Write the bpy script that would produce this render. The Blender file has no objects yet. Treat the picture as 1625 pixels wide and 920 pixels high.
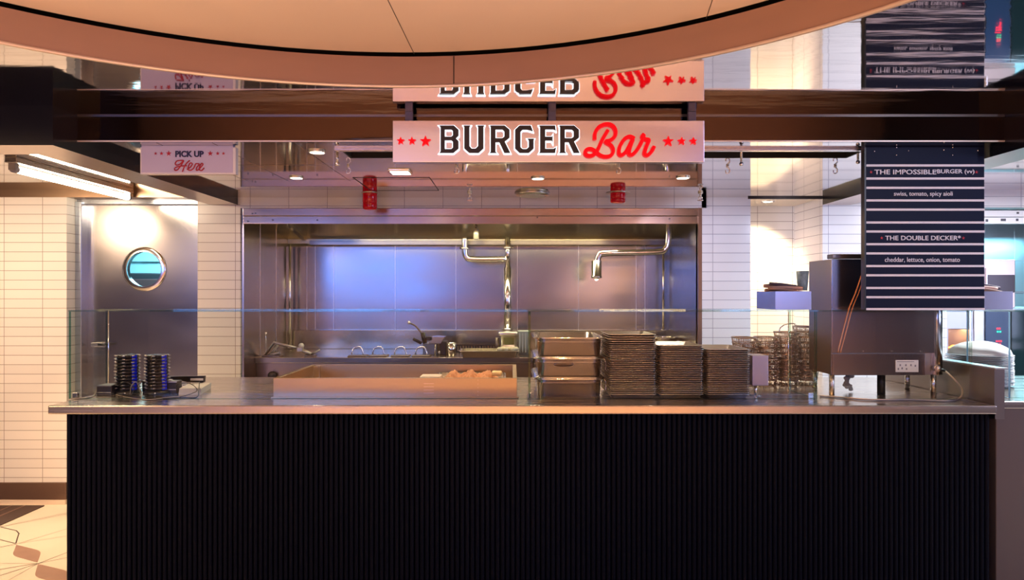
import bpy, bmesh, math, random
from mathutils import Vector, Matrix
R = math.radians
random.seed(7)
sc = bpy.context.scene
COL = sc.collection

# ------------------------------------------------------------------ camera
F = 1100.0           # focal length in pixels of the 1625 wide frame
EYE = 1.6
cd = bpy.data.cameras.new('camera')
cam = bpy.data.objects.new('camera', cd); COL.objects.link(cam)
cd.sensor_width = 36.0; cd.lens = 36.0 * F / 1625.0
cd.shift_y = 5.0 / 1625.0
cd.clip_start = 0.05
cam.location = (0, 0, EYE); cam.rotation_euler = (R(90), 0, 0)
sc.camera = cam

# ------------------------------------------------------------------ light and exposure
w = bpy.data.worlds.new('world'); sc.world = w; w.use_nodes = True
w.node_tree.nodes['Background'].inputs[0].default_value = (0.30, 0.32, 0.40, 1)
w.node_tree.nodes['Background'].inputs[1].default_value = 0.15
sc.view_settings.view_transform = 'Standard'; sc.view_settings.look = 'None'
sc.view_settings.gamma = 1.0; sc.view_settings.use_curve_mapping = False
sc.view_settings.exposure = 0.68
cy = sc.cycles
cy.use_denoising = True
cy.max_bounces = 10; cy.glossy_bounces = 6; cy.transparent_max_bounces = 16; cy.diffuse_bounces = 4
cy.sample_clamp_indirect = 6.0
cy.caustics_reflective = False; cy.caustics_refractive = False

WARM = (1.0, 0.62, 0.34); AMBER = (1.0, 0.50, 0.22); BLUE = (0.30, 0.45, 1.0); COOL = (0.72, 0.78, 1.0)
def area(name, loc, rot, sx, sy, power, col, spread=180):
    l = bpy.data.lights.new(name, 'AREA'); l.shape = 'RECTANGLE'; l.size = sx; l.size_y = sy
    l.energy = power; l.color = col; l.spread = R(spread)
    o = bpy.data.objects.new(name, l); COL.objects.link(o); o.location = loc; o.rotation_euler = [R(a) for a in rot]
    return o
def spot(name, loc, target, power, col, angle=70, blend=0.6, radius=0.03):
    l = bpy.data.lights.new(name, 'SPOT'); l.energy = power; l.color = col
    l.spot_size = R(angle); l.spot_blend = blend; l.shadow_soft_size = radius
    o = bpy.data.objects.new(name, l); COL.objects.link(o); o.location = loc
    d = Vector(target) - Vector(loc); o.rotation_euler = d.to_track_quat('-Z', 'Y').to_euler()
    return o
# the bar room behind the camera: added unseen blue fill lights, warm room lamps
area('window_light_back', (-4.0, -5.3, 2.0), (90, 0, 0), 4.6, 0.8, 46, (0.11, 0.29, 1.0))
area('window_light_back', (4.5, -5.3, 2.0), (90, 0, 0), 1.2, 0.8, 12, (0.30, 0.42, 1.0))
area('window_light_right', (6.2, 0.9, 1.7), (90, 0, 90), 3.0, 1.3, 60, (0.60, 0.62, 1.0))
area('wall_lamp_back', (2.4, -5.2, 1.80), (90, 0, 0), 1.6, 0.2, 10, AMBER)
area('booth_lamp', (0.0, -4.6, 2.35), (-12, 0, 0), 10.0, 0.4, 110, (1.0, 0.54, 0.28), 110)  # added fill that warms the low panel on the back wall
area('room_lamp_back', (0.0, -1.6, 2.40), (0, 0, 0), 5.0, 1.2, 150, AMBER, 110)
area('room_lamp_left', (-3.6, 1.2, 2.40), (0, 0, 0), 0.9, 0.5, 60, WARM)
for ux in (-1.8, -0.4, 1.0): spot('coffer_uplight', (ux, 0.3, 0.4), (ux, 0.9, 2.5), 70, (1.0, 0.70, 0.50), 84, 0.9, 0.04)  # unseen spots added to brighten the coffer
for lx, ly in ((-1.35, 4.34), (0.16, 4.36), (1.07, 4.34), (-0.67, 4.16)):
    spot('downlight_glow', (lx, ly, 2.318), (lx, ly, 0), 8.0, (1.0, 0.76, 0.58), 158, 0.6, 0.012)
spot('board_spot', (2.7, 1.3, 2.42), (2.03, 3.45, 1.93), 26, COOL, 44, 0.5)  # unseen cool spot added to whiten the menu board
spot('pillar_spot', (1.07, 4.30, 2.30), (1.75, 5.3, 1.45), 20, (0.84, 0.80, 1.0), 95, 0.8)
spot('pillar_spot', (2.30, 3.95, 2.24), (2.75, 5.3, 1.6), 18, (0.78, 0.80, 1.0), 95, 0.8)  # no fixture here, added to brighten the second pillar
area('side_counter_lamp', (3.6, 4.0, 2.36), (0, 0, 0), 0.5, 0.3, 55, (0.95, 0.95, 1.0))  # added fill over the far right counter, no fixture there
# hood lamps over the cook line, the lit recess at the far right, the room behind the porthole
area('hood_lamp', (-0.3, 5.75, 2.13), (0, 0, 0), 2.4, 0.15, 10, (1.0, 0.84, 0.5))
area('right_recess_lamp', (4.4, 5.7, 2.12), (0, 0, 0), 1.6, 0.2, 42, (0.30, 0.80, 1.0))
area('porthole_room_lamp', (-3.3, 6.6, 2.3), (0, 0, 0), 1.0, 0.5, 30, (0.35, 0.80, 1.0))
# lamps above the counter
for x, y, tx, ty, e, a in ((-1.15, 3.50, -1.62, 3.58, 16, 60), (-0.62, 3.42, -0.55, 3.55, 7, 62), (-0.3, 3.84, -0.45, 4.05, 20, 55),
        (0.27, 3.42, 0.28, 3.75, 30, 46), (0.85, 3.45, 0.85, 3.65, 12, 60), (1.50, 3.46, 1.86, 3.42, 40, 46), (1.55, 3.85, 1.5, 4.0, 8, 50)):
    spot('counter_spot', (x, y, 2.30), (tx, ty, 1.07), e, AMBER, a)
spot('niche_spot', (2.02, 5.45, 2.31), (2.05, 5.9, 1.45), 80, (1.0, 0.72, 0.42), 85, 0.8)
spot('wall_spot', (-3.9, 3.7, 2.33), (-3.9, 5.3, 0.9), 80, (1.0, 0.70, 0.44), 110, 0.9)
spot('floor_spot', (-2.9, 4.5, 2.28), (-2.9, 4.4, 0), 130, WARM, 80, 0.8)

# ------------------------------------------------------------------ helpers
def P(px, py, Y):
    return Vector(((px - 812.0) * Y / F, Y, EYE + (465.0 - py) * Y / F))
def X(px, Y): return (px - 812.0) * Y / F
def Z(py, Y): return EYE + (465.0 - py) * Y / F

_M = {}
def mat(name, col=(0.5, 0.5, 0.5), rough=0.5, metal=0.0, emit=None, estr=0.0, spec=0.5, coat=0.0, trans=0.0, alpha=1.0):
    if name in _M: return _M[name]
    m = bpy.data.materials.new(name); m.use_nodes = True; _M[name] = m
    b = m.node_tree.nodes['Principled BSDF']
    b.inputs['Base Color'].default_value = (*col, 1); b.inputs['Roughness'].default_value = rough
    b.inputs['Metallic'].default_value = metal; b.inputs['Specular IOR Level'].default_value = spec
    b.inputs['Coat Weight'].default_value = coat; b.inputs['Transmission Weight'].default_value = trans
    if emit: b.inputs['Emission Color'].default_value = (*emit, 1); b.inputs['Emission Strength'].default_value = estr
    return m
def noise_bump(m, scale, strength, dist=0.01, detail=2.0, colvar=0.0, roughvar=0.0):
    nt = m.node_tree; b = nt.nodes['Principled BSDF']
    tc = nt.nodes.new('ShaderNodeTexCoord'); mp = nt.nodes.new('ShaderNodeMapping'); nz = nt.nodes.new('ShaderNodeTexNoise')
    mp.inputs['Scale'].default_value = scale; nz.inputs['Scale'].default_value = 1.0; nz.inputs['Detail'].default_value = detail
    nt.links.new(tc.outputs['Object'], mp.inputs['Vector']); nt.links.new(mp.outputs[0], nz.inputs['Vector'])
    if strength:
        bp = nt.nodes.new('ShaderNodeBump'); bp.inputs['Strength'].default_value = strength; bp.inputs['Distance'].default_value = dist
        nt.links.new(nz.outputs['Fac'], bp.inputs['Height']); nt.links.new(bp.outputs[0], b.inputs['Normal'])
    if colvar:
        c = b.inputs['Base Color'].default_value[:]
        mx = nt.nodes.new('ShaderNodeMixRGB'); mx.inputs[1].default_value = [v * (1 - colvar) for v in c[:3]] + [1]
        mx.inputs[2].default_value = [min(1, v * (1 + colvar)) for v in c[:3]] + [1]
        nt.links.new(nz.outputs['Fac'], mx.inputs[0]); nt.links.new(mx.outputs[0], b.inputs['Base Color'])
    if roughvar:
        r = b.inputs['Roughness'].default_value
        mr = nt.nodes.new('ShaderNodeMapRange'); mr.inputs[1].default_value = 0.3; mr.inputs[2].default_value = 0.7
        mr.inputs[3].default_value = max(0.02, r - roughvar); mr.inputs[4].default_value = r + roughvar
        nt.links.new(nz.outputs['Fac'], mr.inputs[0]); nt.links.new(mr.outputs[0], b.inputs['Roughness'])
    return m
def tile_mat(name, col, mortar, off=0.0, voff=0.0, tw=0.2925, th=0.0713, gap=0.0022):
    m = mat(name, col, 0.22); nt = m.node_tree; b = nt.nodes['Principled BSDF']
    tc = nt.nodes.new('ShaderNodeTexCoord'); sp = nt.nodes.new('ShaderNodeSeparateXYZ')
    ad = nt.nodes.new('ShaderNodeMath'); ad.operation = 'ADD'
    a2 = nt.nodes.new('ShaderNodeMath'); a2.operation = 'ADD'; a2.inputs[1].default_value = off
    a3 = nt.nodes.new('ShaderNodeMath'); a3.operation = 'ADD'; a3.inputs[1].default_value = voff
    cb = nt.nodes.new('ShaderNodeCombineXYZ'); br = nt.nodes.new('ShaderNodeTexBrick')
    br.offset = 0.0; br.squash = 1.0
    br.inputs['Color1'].default_value = (*col, 1); br.inputs['Color2'].default_value = (*[c * 0.94 for c in col], 1)
    br.inputs['Mortar'].default_value = (*mortar, 1); br.inputs['Scale'].default_value = 1.0
    br.inputs['Mortar Size'].default_value = gap; br.inputs['Mortar Smooth'].default_value = 0.2
    br.inputs['Brick Width'].default_value = tw; br.inputs['Row Height'].default_value = th
    L = nt.links.new
    L(tc.outputs['Object'], sp.inputs[0]); L(sp.outputs[0], ad.inputs[0]); L(sp.outputs[1], ad.inputs[1])
    L(ad.outputs[0], a2.inputs[0]); L(sp.outputs[2], a3.inputs[0]); L(a2.outputs[0], cb.inputs[0]); L(a3.outputs[0], cb.inputs[1])
    L(cb.outputs[0], br.inputs['Vector']); L(br.outputs['Color'], b.inputs['Base Color'])
    bp = nt.nodes.new('ShaderNodeBump'); bp.inputs['Strength'].default_value = 0.5; bp.inputs['Distance'].default_value = 0.002; bp.invert = True
    L(br.outputs['Fac'], bp.inputs['Height']); L(bp.outputs[0], b.inputs['Normal'])
    return m
def glass_mat(name, tint, refl=0.08, edge=False):
    m = bpy.data.materials.new(name); m.use_nodes = True; _M[name] = m
    nt = m.node_tree; nt.nodes.clear(); L = nt.links.new
    out = nt.nodes.new('ShaderNodeOutputMaterial'); tr = nt.nodes.new('ShaderNodeBsdfTransparent'); gl = nt.nodes.new('ShaderNodeBsdfGlossy')
    tr.inputs[0].default_value = (*tint, 1); gl.inputs['Roughness'].default_value = 0.02; gl.inputs[0].default_value = (0.95, 1, 0.98, 1)
    mx = nt.nodes.new('ShaderNodeMixShader')
    if edge:
        mx.inputs[0].default_value = refl
    else:
        fr = nt.nodes.new('ShaderNodeLayerWeight'); pw = nt.nodes.new('ShaderNodeMath'); pw.operation = 'POWER'; pw.inputs[1].default_value = 4.0
        ml = nt.nodes.new('ShaderNodeMath'); ml.operation = 'MULTIPLY_ADD'; ml.inputs[1].default_value = 0.45; ml.inputs[2].default_value = 0.014
        L(fr.outputs['Facing'], pw.inputs[0]); L(pw.outputs[0], ml.inputs[0]); L(ml.outputs[0], mx.inputs[0])
    L(tr.outputs[0], mx.inputs[1]); L(gl.outputs[0], mx.inputs[2]); L(mx.outputs[0], out.inputs[0])
    return m

MIRROR_WAVY = noise_bump(mat('polished wavy ceiling steel', (0.62, 0.58, 0.56), 0.04, 1.0), (2.0, 10, 10), 0.13, 0.004, 3.0)
MIRROR = noise_bump(mat('polished ceiling steel', (0.66, 0.60, 0.54), 0.05, 1.0), (1.5, 5, 5), 0.08, 0.004, 2.0)
BEAMM = noise_bump(mat('polished beam steel', (0.15, 0.13, 0.13), 0.06, 1.0), (2.2, 10, 22), 0.14, 0.004, 3.0)
STEEL = noise_bump(mat('brushed steel', (0.60, 0.57, 0.55), 0.28, 1.0), (2, 2, 90), 0.02, 0.002, 3.0, 0.0, 0.05)
STEELV = noise_bump(mat('brushed steel panel', (0.40, 0.38, 0.385), 0.225, 1.0), (1.2, 1.2, 2.5), 0.0, 0.02, 2.0, 0.0, 0.04)
COUNTER = noise_bump(mat('counter steel', (0.60, 0.53, 0.46), 0.24, 1.0), (1.5, 50, 50), 0.015, 0.002, 3.0, 0.0, 0.05)
PANM = mat('pan steel', (0.68, 0.62, 0.58), 0.20, 1.0)
TRAYM = noise_bump(mat('sheet pan aluminium', (0.50, 0.45, 0.42), 0.36, 1.0), (8, 8, 60), 0.1, 0.002, 2.0, 0.1)
CHROME = mat('chrome', (0.82, 0.80, 0.78), 0.15, 1.0)
DARKSTEEL = mat('dark steel', (0.20, 0.17, 0.155), 0.32, 1.0)
OLIVE = mat('hood steel', (0.66, 0.62, 0.44), 0.26, 1.0)
BLACK = mat('black plastic', (0.012, 0.012, 0.014), 0.38)
BLACKGLOSS = mat('black gloss paint', (0.010, 0.010, 0.013), 0.18)
SLOT = mat('slot black', (0.006, 0.005, 0.005), 0.8)
RIB = mat('black ribbed laminate', (0.003, 0.004, 0.010), 0.42, spec=0.06)
NAVY = mat('navy board paint', (0.003, 0.007, 0.028), 0.5, spec=0.15)
WHITE = mat('white paint', (0.82, 0.82, 0.86), 0.5)
BONE = mat('warm white', (0.80, 0.76, 0.70), 0.5)
PEACH = mat('coffer panel', (0.74, 0.58, 0.47), 0.55)
FASCIA = noise_bump(mat('coffer fascia', (0.34, 0.20, 0.135), 0.45, 0.2), (3, 3, 12), 0.0, 0.0, 2.0, 0.10)
GROOVE = mat('shadow gap', (0.02, 0.015, 0.012), 0.7)
RED = mat('red sign acrylic', (0.35, 0.003, 0.005), 0.5, emit=(1.0, 0.004, 0.008), estr=0.55, spec=0.1)
REDPAINT = mat('dark red print', (0.45, 0.012, 0.03), 0.5)
LETTER = mat('black sign letter', (0.018, 0.014, 0.013), 0.35)
HALO = mat('white halo light', (0.9, 0.9, 1), 0.5, emit=(0.85, 0.92, 1.0), estr=1.5)
SIGNM = noise_bump(mat('satin sign face', (0.78, 0.78, 0.93), 0.24, 1.0), (1, 1, 80), 0.03, 0.002)
LILAC = mat('lilac sign face', (0.60, 0.57, 0.80), 0.45)
TUBE = mat('lit tube', (1, 1, 1), 0.5, emit=(1.0, 0.80, 0.56), estr=30)
LAMPON = mat('lit lens', (1, 1, 1), 0.5, emit=(1.0, 0.84, 0.62), estr=9)
REDGLASS = mat('red lens', (0.55, 0.0, 0.012), 0.12, emit=(0.8, 0.0, 0.01), estr=0.05, trans=0.35)
T_WARM = tile_mat('white wall tile', (0.84, 0.79, 0.73), (0.34, 0.28, 0.24), -1.698, 0.012)
T_COOL = tile_mat('white pillar tile', (0.86, 0.84, 0.86), (0.36, 0.34, 0.40), -0.4655 + 0.117, 0.02)
GLASS = glass_mat('clear glass', (0.96, 0.985, 0.975))
EDGE = glass_mat('green glass edge', (0.22, 0.55, 0.48), 0.12, True)
EDGEBAR = glass_mat('pale glass edge', (0.70, 0.85, 0.76), 0.25, True)
PAPER = mat('white paper', (0.86, 0.85, 0.84), 0.7)
CREAM = noise_bump(mat('cream floor tile', (0.80, 0.72, 0.60), 0.25), (3, 3, 3), 0.0, 0.0, 4.0, 0.06)
BROWNINLAY = noise_bump(mat('brown floor inlay', (0.33, 0.19, 0.14), 0.3), (9, 9, 9), 0, 0, 3, 0.2)
LINE = mat('dark floor line', (0.07, 0.05, 0.04), 0.4)
BLUELENS = mat('blue lens', (0.006, 0.010, 0.30), 0.2, emit=(0.02, 0.03, 0.9), estr=0.10)
DARKROOM = noise_bump(mat('brown room wall', (0.055, 0.04, 0.036), 0.6), (2, 2, 2), 0, 0, 3, 0.3)
BROWNPAPER = mat('brown paper', (0.42, 0.25, 0.18), 0.7)
BLUEGLOW = mat('window daylight', (0, 0, 0), 0.5, emit=(0.20, 0.38, 1.0), estr=0.5)  # glow of the added panes behind the camera
GREYCOUNTER = mat('dark grey laminate', (0.12, 0.095, 0.085), 0.45)

class B:
    """collects world-space geometry; build() links it as one mesh object"""
    def __init__(s): s.bm = bmesh.new(); s.mi = 0
    def _mark(s, fs):
        for f in fs: f.material_index = s.mi
    def box(s, x0, x1, y0, y1, z0, z1, bev=0.0, mi=None, seg=2):
        t = bmesh.new()
        vs = [t.verts.new((x, y, z)) for x in (x0, x1) for y in (y0, y1) for z in (z0, z1)]
        for q in ((0, 1, 3, 2), (4, 6, 7, 5), (0, 4, 5, 1), (2, 3, 7, 6), (0, 2, 6, 4), (1, 5, 7, 3)):
            t.faces.new([vs[i] for i in q])
        if bev: bmesh.ops.bevel(t, geom=t.edges[:], offset=bev, segments=seg, affect='EDGES', profile=0.5)
        s.join(t, mi); return s
    def join(s, t, mi=None, M=None, smooth=False):
        bmesh.ops.recalc_face_normals(t, faces=t.faces[:])
        mp = {}
        for v in t.verts: mp[v] = s.bm.verts.new(M @ v.co if M else v.co)
        for f in t.faces:
            try: g = s.bm.faces.new([mp[v] for v in f.verts])
            except ValueError: continue
            g.material_index = s.mi if mi is None else mi; g.smooth = f.smooth or smooth
        t.free()
    def cyl(s, p0, p1, r0, r1=None, n=20, caps=True, mi=None):
        r1 = r0 if r1 is None else r1
        return s.lathe_axis(p0, p1, [(0, r0), (1, r1)], n, caps, mi)
    def lathe_axis(s, p0, p1, prof, n=24, caps=True, mi=None):
        p0, p1 = Vector(p0), Vector(p1); d = p1 - p0; Ln = d.length
        q = d.to_track_quat('Z', 'Y').to_matrix().to_4x4(); M = Matrix.Translation(p0) @ q
        t = bmesh.new(); rings = []
        for (h, r) in prof:
            rings.append([t.verts.new((r * math.cos(2 * math.pi * i / n), r * math.sin(2 * math.pi * i / n), h * Ln)) for i in range(n)])
        for a, b in zip(rings, rings[1:]):
            for i in range(n): t.faces.new((a[i], a[(i + 1) % n], b[(i + 1) % n], b[i])).smooth = True
        if caps:
            t.faces.new(rings[0][::-1]); t.faces.new(rings[-1])
        s.join(t, mi, M); return s
    def sphere(s, c, r, n=16, sc3=(1, 1, 1), mi=None):
        t = bmesh.new(); bmesh.ops.create_uvsphere(t, u_segments=n, v_segments=max(6, n // 2), radius=r)
        for f in t.faces: f.smooth = True
        s.join(t, mi, Matrix.Translation(c) @ Matrix.Diagonal((*sc3, 1))); return s
    def tube(s, pts, r, n=10, smooth_path=True, sub=6, depth=None, axis=None, closed=False, mi=None):
        """sweep a circle along pts; with depth/axis the section is an ellipse, r in plane and depth along axis"""
        pts = [Vector(p) for p in pts]
        if smooth_path and len(pts) > 2: pts = catmull(pts, sub, closed)
        t = bmesh.new(); rings = []; N = len(pts); up = None
        for i, p in enumerate(pts):
            if closed: d = pts[(i + 1) % N] - pts[i - 1]
            else: d = pts[min(i + 1, N - 1)] - pts[max(i - 1, 0)]
            if d.length < 1e-9: d = Vector((0, 0, 1))
            d.normalize()
            if axis is not None: u = Vector(axis).normalized()
            else:
                if up is None: up = Vector((0, 0, 1)) if abs(d.z) < 0.9 else Vector((1, 0, 0))
                u = (up - d * up.dot(d)); u = u.normalized() if u.length > 1e-6 else d.orthogonal().normalized(); up = u
            v = d.cross(u).normalized(); du = depth if depth is not None else r
            rings.append([t.verts.new(p + u * du * math.cos(2 * math.pi * k / n) + v * r * math.sin(2 * math.pi * k / n)) for k in range(n)])
        rng = range(N) if closed else range(N - 1)
        for i in rng:
            a, b = rings[i], rings[(i + 1) % N]
            for k in range(n): t.faces.new((a[k], a[(k + 1) % n], b[(k + 1) % n], b[k])).smooth = True
        if not closed: t.faces.new(rings[0][::-1]); t.faces.new(rings[-1])
        s.join(t, mi); return s
    def loft(s, cx, cy, secs, rr=True, n=5, mi=None, capstart=False, capend=True):
        """secs: (width, depth, corner radius, z) rounded rectangles joined in order"""
        t = bmesh.new(); rings = []
        for (wd, dp, r, z) in secs:
            ring = []; r = min(r, wd / 2 - 1e-4, dp / 2 - 1e-4)
            for (sx, sy, a0) in ((1, 1, 0), (-1, 1, 90), (-1, -1, 180), (1, -1, 270)):
                for k in range(n + 1):
                    a = R(a0 + 90 * k / n)
                    ring.append(t.verts.new((cx + sx * (wd / 2 - r) + r * math.cos(a), cy + sy * (dp / 2 - r) + r * math.sin(a), z)))
            rings.append(ring)
        m = len(rings[0])
        for a, b in zip(rings, rings[1:]):
            for i in range(m): t.faces.new((a[i], a[(i + 1) % m], b[(i + 1) % m], b[i])).smooth = True
        if capstart: t.faces.new(rings[0][::-1])
        if capend: t.faces.new(rings[-1])
        s.join(t, mi); return s
    def prism(s, poly, axis, a0, a1, mi=None):
        """poly in the plane across axis; axis 'x': (y,z), 'y': (x,z), 'z': (x,y)"""
        t = bmesh.new()
        f = {'x': lambda p, a: (a, p[0], p[1]), 'y': lambda p, a: (p[0], a, p[1]), 'z': lambda p, a: (p[0], p[1], a)}[axis]
        v0 = [t.verts.new(f(p, a0)) for p in poly]; v1 = [t.verts.new(f(p, a1)) for p in poly]; n = len(poly)
        t.faces.new(v0); t.faces.new(v1[::-1])
        for i in range(n): t.faces.new((v0[i], v0[(i + 1) % n], v1[(i + 1) % n], v1[i]))
        s.join(t, mi); return s
    def build(s, name, m, parent=None, origin=None, bevel=0.0):
        me = bpy.data.meshes.new(name)
        o = bpy.data.objects.new(name, me)
        if parent is not None:
            inv = world_of(parent).inverted()
            for v in s.bm.verts: v.co = inv @ v.co
            o.parent = parent
        elif origin is not None:
            for v in s.bm.verts: v.co -= Vector(origin)
            o.location = origin
        s.bm.to_mesh(me); s.bm.free()
        for x in (m if isinstance(m, (list, tuple)) else [m]): me.materials.append(x)
        COL.objects.link(o)
        if bevel:
            bv = o.modifiers.new('bevel', 'BEVEL'); bv.width = bevel; bv.segments = 2; bv.limit_method = 'ANGLE'
        return o
def world_of(o):
    M = Matrix.LocRotScale(o.location, o.rotation_euler, o.scale)
    return world_of(o.parent) @ M if o.parent else M
def catmull(p, sub, closed=False):
    out = []; N = len(p)
    rng = range(N) if closed else range(N - 1)
    for i in rng:
        if closed: a, b, c, d = p[i - 1], p[i], p[(i + 1) % N], p[(i + 2) % N]
        else: a, b, c, d = p[max(i - 1, 0)], p[i], p[i + 1], p[min(i + 2, N - 1)]
        for k in range(sub):
            t = k / sub
            out.append(0.5 * ((2 * b) + (c - a) * t + (2 * a - 5 * b + 4 * c - d) * t * t + (3 * b - a - 3 * c + d) * t ** 3))
    if not closed: out.append(p[-1])
    return out
def tag(o, label, cat, group=None, kind=None):
    o['label'] = label; o['category'] = cat
    if group: o['group'] = group
    if kind: o['kind'] = kind
    return o
def struct(o): o['kind'] = 'structure'; return o
def thing(name, label, cat, loc=(0, 0, 0), rotz=0.0, group=None):
    o = bpy.data.objects.new(name, None); o.empty_display_size = 0.05; COL.objects.link(o)
    o.location = loc; o.rotation_euler = (0, 0, rotz); return tag(o, label, cat, group)
def copy_thing(root, loc, rotz=None, label=None, group=None):
    kids = [c for c in bpy.data.objects if c.parent is root]
    r = root.copy(); COL.objects.link(r); r.location = loc
    if rotz is not None: r.rotation_euler = (0, 0, rotz)
    if label: r['label'] = label
    if group: r['group'] = group
    for ch in kids:
        c = ch.copy(); COL.objects.link(c); c.parent = r
        for g in [g for g in bpy.data.objects if g.parent is ch]:
            d = g.copy(); COL.objects.link(d); d.parent = c
    return r
def curve_shape(name, loops, Y, depth, m, parent, offset=0.0):
    """flat shape in the XZ plane facing -Y, loops of (x,z) world points, even-odd holes, front at Y"""
    cu = bpy.data.curves.new(name, 'CURVE'); cu.dimensions = '2D'; cu.fill_mode = 'BOTH'; cu.extrude = depth / 2; cu.offset = offset
    for lp in loops:
        sp = cu.splines.new('POLY'); sp.points.add(len(lp) - 1); sp.use_cyclic_u = True
        for k, (x, z) in enumerate(lp): sp.points[k].co = (x, z, 0, 1)
    return curve_to_mesh(cu, name, Matrix.Translation((0, Y + depth / 2, 0)) @ Matrix.Rotation(R(90), 4, 'X'), m, parent)
def curve_to_mesh(cu, name, M, m, parent):
    t = bpy.data.objects.new('tmp', cu); COL.objects.link(t)
    dg = bpy.context.evaluated_depsgraph_get(); dg.update()
    me = bpy.data.meshes.new_from_object(t.evaluated_get(dg))
    bpy.data.objects.remove(t)
    me.transform(world_of(parent).inverted() @ M if parent else M); me.materials.clear(); me.materials.append(m); me.name = name
    o = bpy.data.objects.new(name, me); COL.objects.link(o); o.parent = parent
    return o
def text(name, body, xc, zc, Y, height, width, m, parent, bold=0.0, depth=0.002, shear=0.0):
    cu = bpy.data.curves.new(name, 'FONT'); cu.body = body; cu.align_x = 'CENTER'; cu.align_y = 'CENTER'
    cu.size = 1.0; cu.extrude = 0.001; cu.offset = bold; cu.shear = shear; cu.resolution_u = 3
    t = bpy.data.objects.new('tmp', cu); COL.objects.link(t)
    dg = bpy.context.evaluated_depsgraph_get(); dg.update()
    me = bpy.data.meshes.new_from_object(t.evaluated_get(dg)); bpy.data.objects.remove(t)
    xs = [v.co.x for v in me.vertices]; ys = [v.co.y for v in me.vertices]
    x0, x1, y0, y1 = min(xs), max(xs), min(ys), max(ys)
    for v in me.vertices:
        v.co = Vector((xc + ((v.co.x - x0) / (x1 - x0) - 0.5) * width, Y - depth if v.co.z > 0 else Y + 0.0005, zc + ((v.co.y - y0) / (y1 - y0) - 0.5) * height))
    if parent: me.transform(world_of(parent).inverted())
    me.materials.clear(); me.materials.append(m)
    o = bpy.data.objects.new(name, me); COL.objects.link(o); o.parent = parent
    return o
def star(cx, cz, r):
    return [(cx + (r if k % 2 == 0 else r * 0.42) * math.sin(k * math.pi / 5), cz + (r if k % 2 == 0 else r * 0.42) * math.cos(k * math.pi / 5)) for k in range(10)]
ORD = ['topmost', 'second', 'third', 'fourth', 'fifth', 'sixth', 'seventh', 'eighth', 'ninth', 'tenth', 'eleventh', 'twelfth', 'thirteenth', 'fourteenth',
       'fifteenth', 'sixteenth', 'seventeenth', 'eighteenth', 'nineteenth', 'twentieth', 'twenty-first', 'twenty-second', 'twenty-third', 'twenty-fourth',
       'twenty-fifth', 'twenty-sixth', 'twenty-seventh', 'twenty-eighth', 'twenty-ninth', 'thirtieth', 'thirty-first', 'thirty-second', 'thirty-third', 'thirty-fourth']
def nth(i, n):
    if i == n - 1: return 'bottom one'
    return ORD[0] if i == 0 else ORD[i] + ' from the top'

HC, HI, HD, HL = 2.45, 2.326, 2.27, 2.384      # front ceiling, inner ceiling, downstand bottoms, side ceilings
YB, YW, YR = 3.32, 5.26, 6.43                  # beam, wall, back of the cook recess
XL, XR = -2.08, 2.357
CT = 1.07                                      # counter top height

# ------------------------------------------------------------------ the large structure
struct(B().box(-6.6, 6.6, -5.7, 7.4, -0.1, 0.0).build('floor', CREAM))
struct(B().box(-6.7, 6.7, -5.7, -5.5, 0, 3).build('wall_back', DARKROOM))
struct(B().box(-6.7, -6.5, -5.5, 7.4, 0, 3).build('wall_left', DARKROOM))
struct(B().box(6.5, 6.7, -5.5, 7.4, 0, 3).build('wall_right', DARKROOM))
for i, x in enumerate((-3.2, -0.6, 2.0, 4.6)):  # unseen glowing panes, added to give the steel blue reflections
    b = B(); b.box(x - 0.95, x + 0.95, -5.5, -5.46, 1.05, 2.40); wn = struct(b.build('window_%d' % (i + 1), DARKSTEEL))
    B().box(x - 0.88, x + 0.88, -5.46, -5.45, 1.12, 2.33).build('pane', BLUEGLOW, wn)

B().box(-6.4, 6.4, -5.44, -5.25, 0, 1.22, 0.01).build('wainscot', noise_bump(mat('warm wood', (0.50, 0.29, 0.19), 0.5), (1, 1, 14), 0, 0, 3, 0.3), bpy.data.objects['wall_back'])  # unseen warm panel, added so the steel reflects brown low down
# front ceiling: polished plates around a round coffer
CX, CYC, CR = -0.44, 0.92, 1.93
def ring_fill(b, c, r, rect, z, plane='z', n=96, mi=0):
    x0, x1, y0, y1 = rect; angs = [2 * math.pi * i / n for i in range(n)]
    angs += [math.atan2(y - c[1], x - c[0]) % (2 * math.pi) for x in (x0, x1) for y in (y0, y1)]
    angs = sorted(set(round(a, 6) for a in angs)); t = bmesh.new(); A = []; O = []
    mk = (lambda x, y: (x, y, z)) if plane == 'z' else (lambda x, y: (x, z, y))
    for a in angs:
        cs, sn = math.cos(a), math.sin(a)
        k = min([(x1 - c[0]) / cs if cs > 1e-9 else 1e9, (x0 - c[0]) / cs if cs < -1e-9 else 1e9, (y1 - c[1]) / sn if sn > 1e-9 else 1e9, (y0 - c[1]) / sn if sn < -1e-9 else 1e9])
        A.append(t.verts.new(mk(c[0] + r * cs, c[1] + r * sn))); O.append(t.verts.new(mk(c[0] + k * cs, c[1] + k * sn)))
    for i in range(len(angs)):
        j = (i + 1) % len(angs); t.faces.new((A[i], A[j], O[j], O[i]))
    b.join(t, mi)
b = B(); ring_fill(b, (CX, CYC), CR, (-6.5, 6.5, -5.5, YB), HC); ceil = struct(b.build('ceiling', MIRROR_WAVY))
b = B(); b.lathe_axis((CX, CYC, HC), (CX, CYC, HC + 0.122), [(0, CR), (1, CR)], 128, False); b.build('coffer_fascia', FASCIA, ceil)
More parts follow.
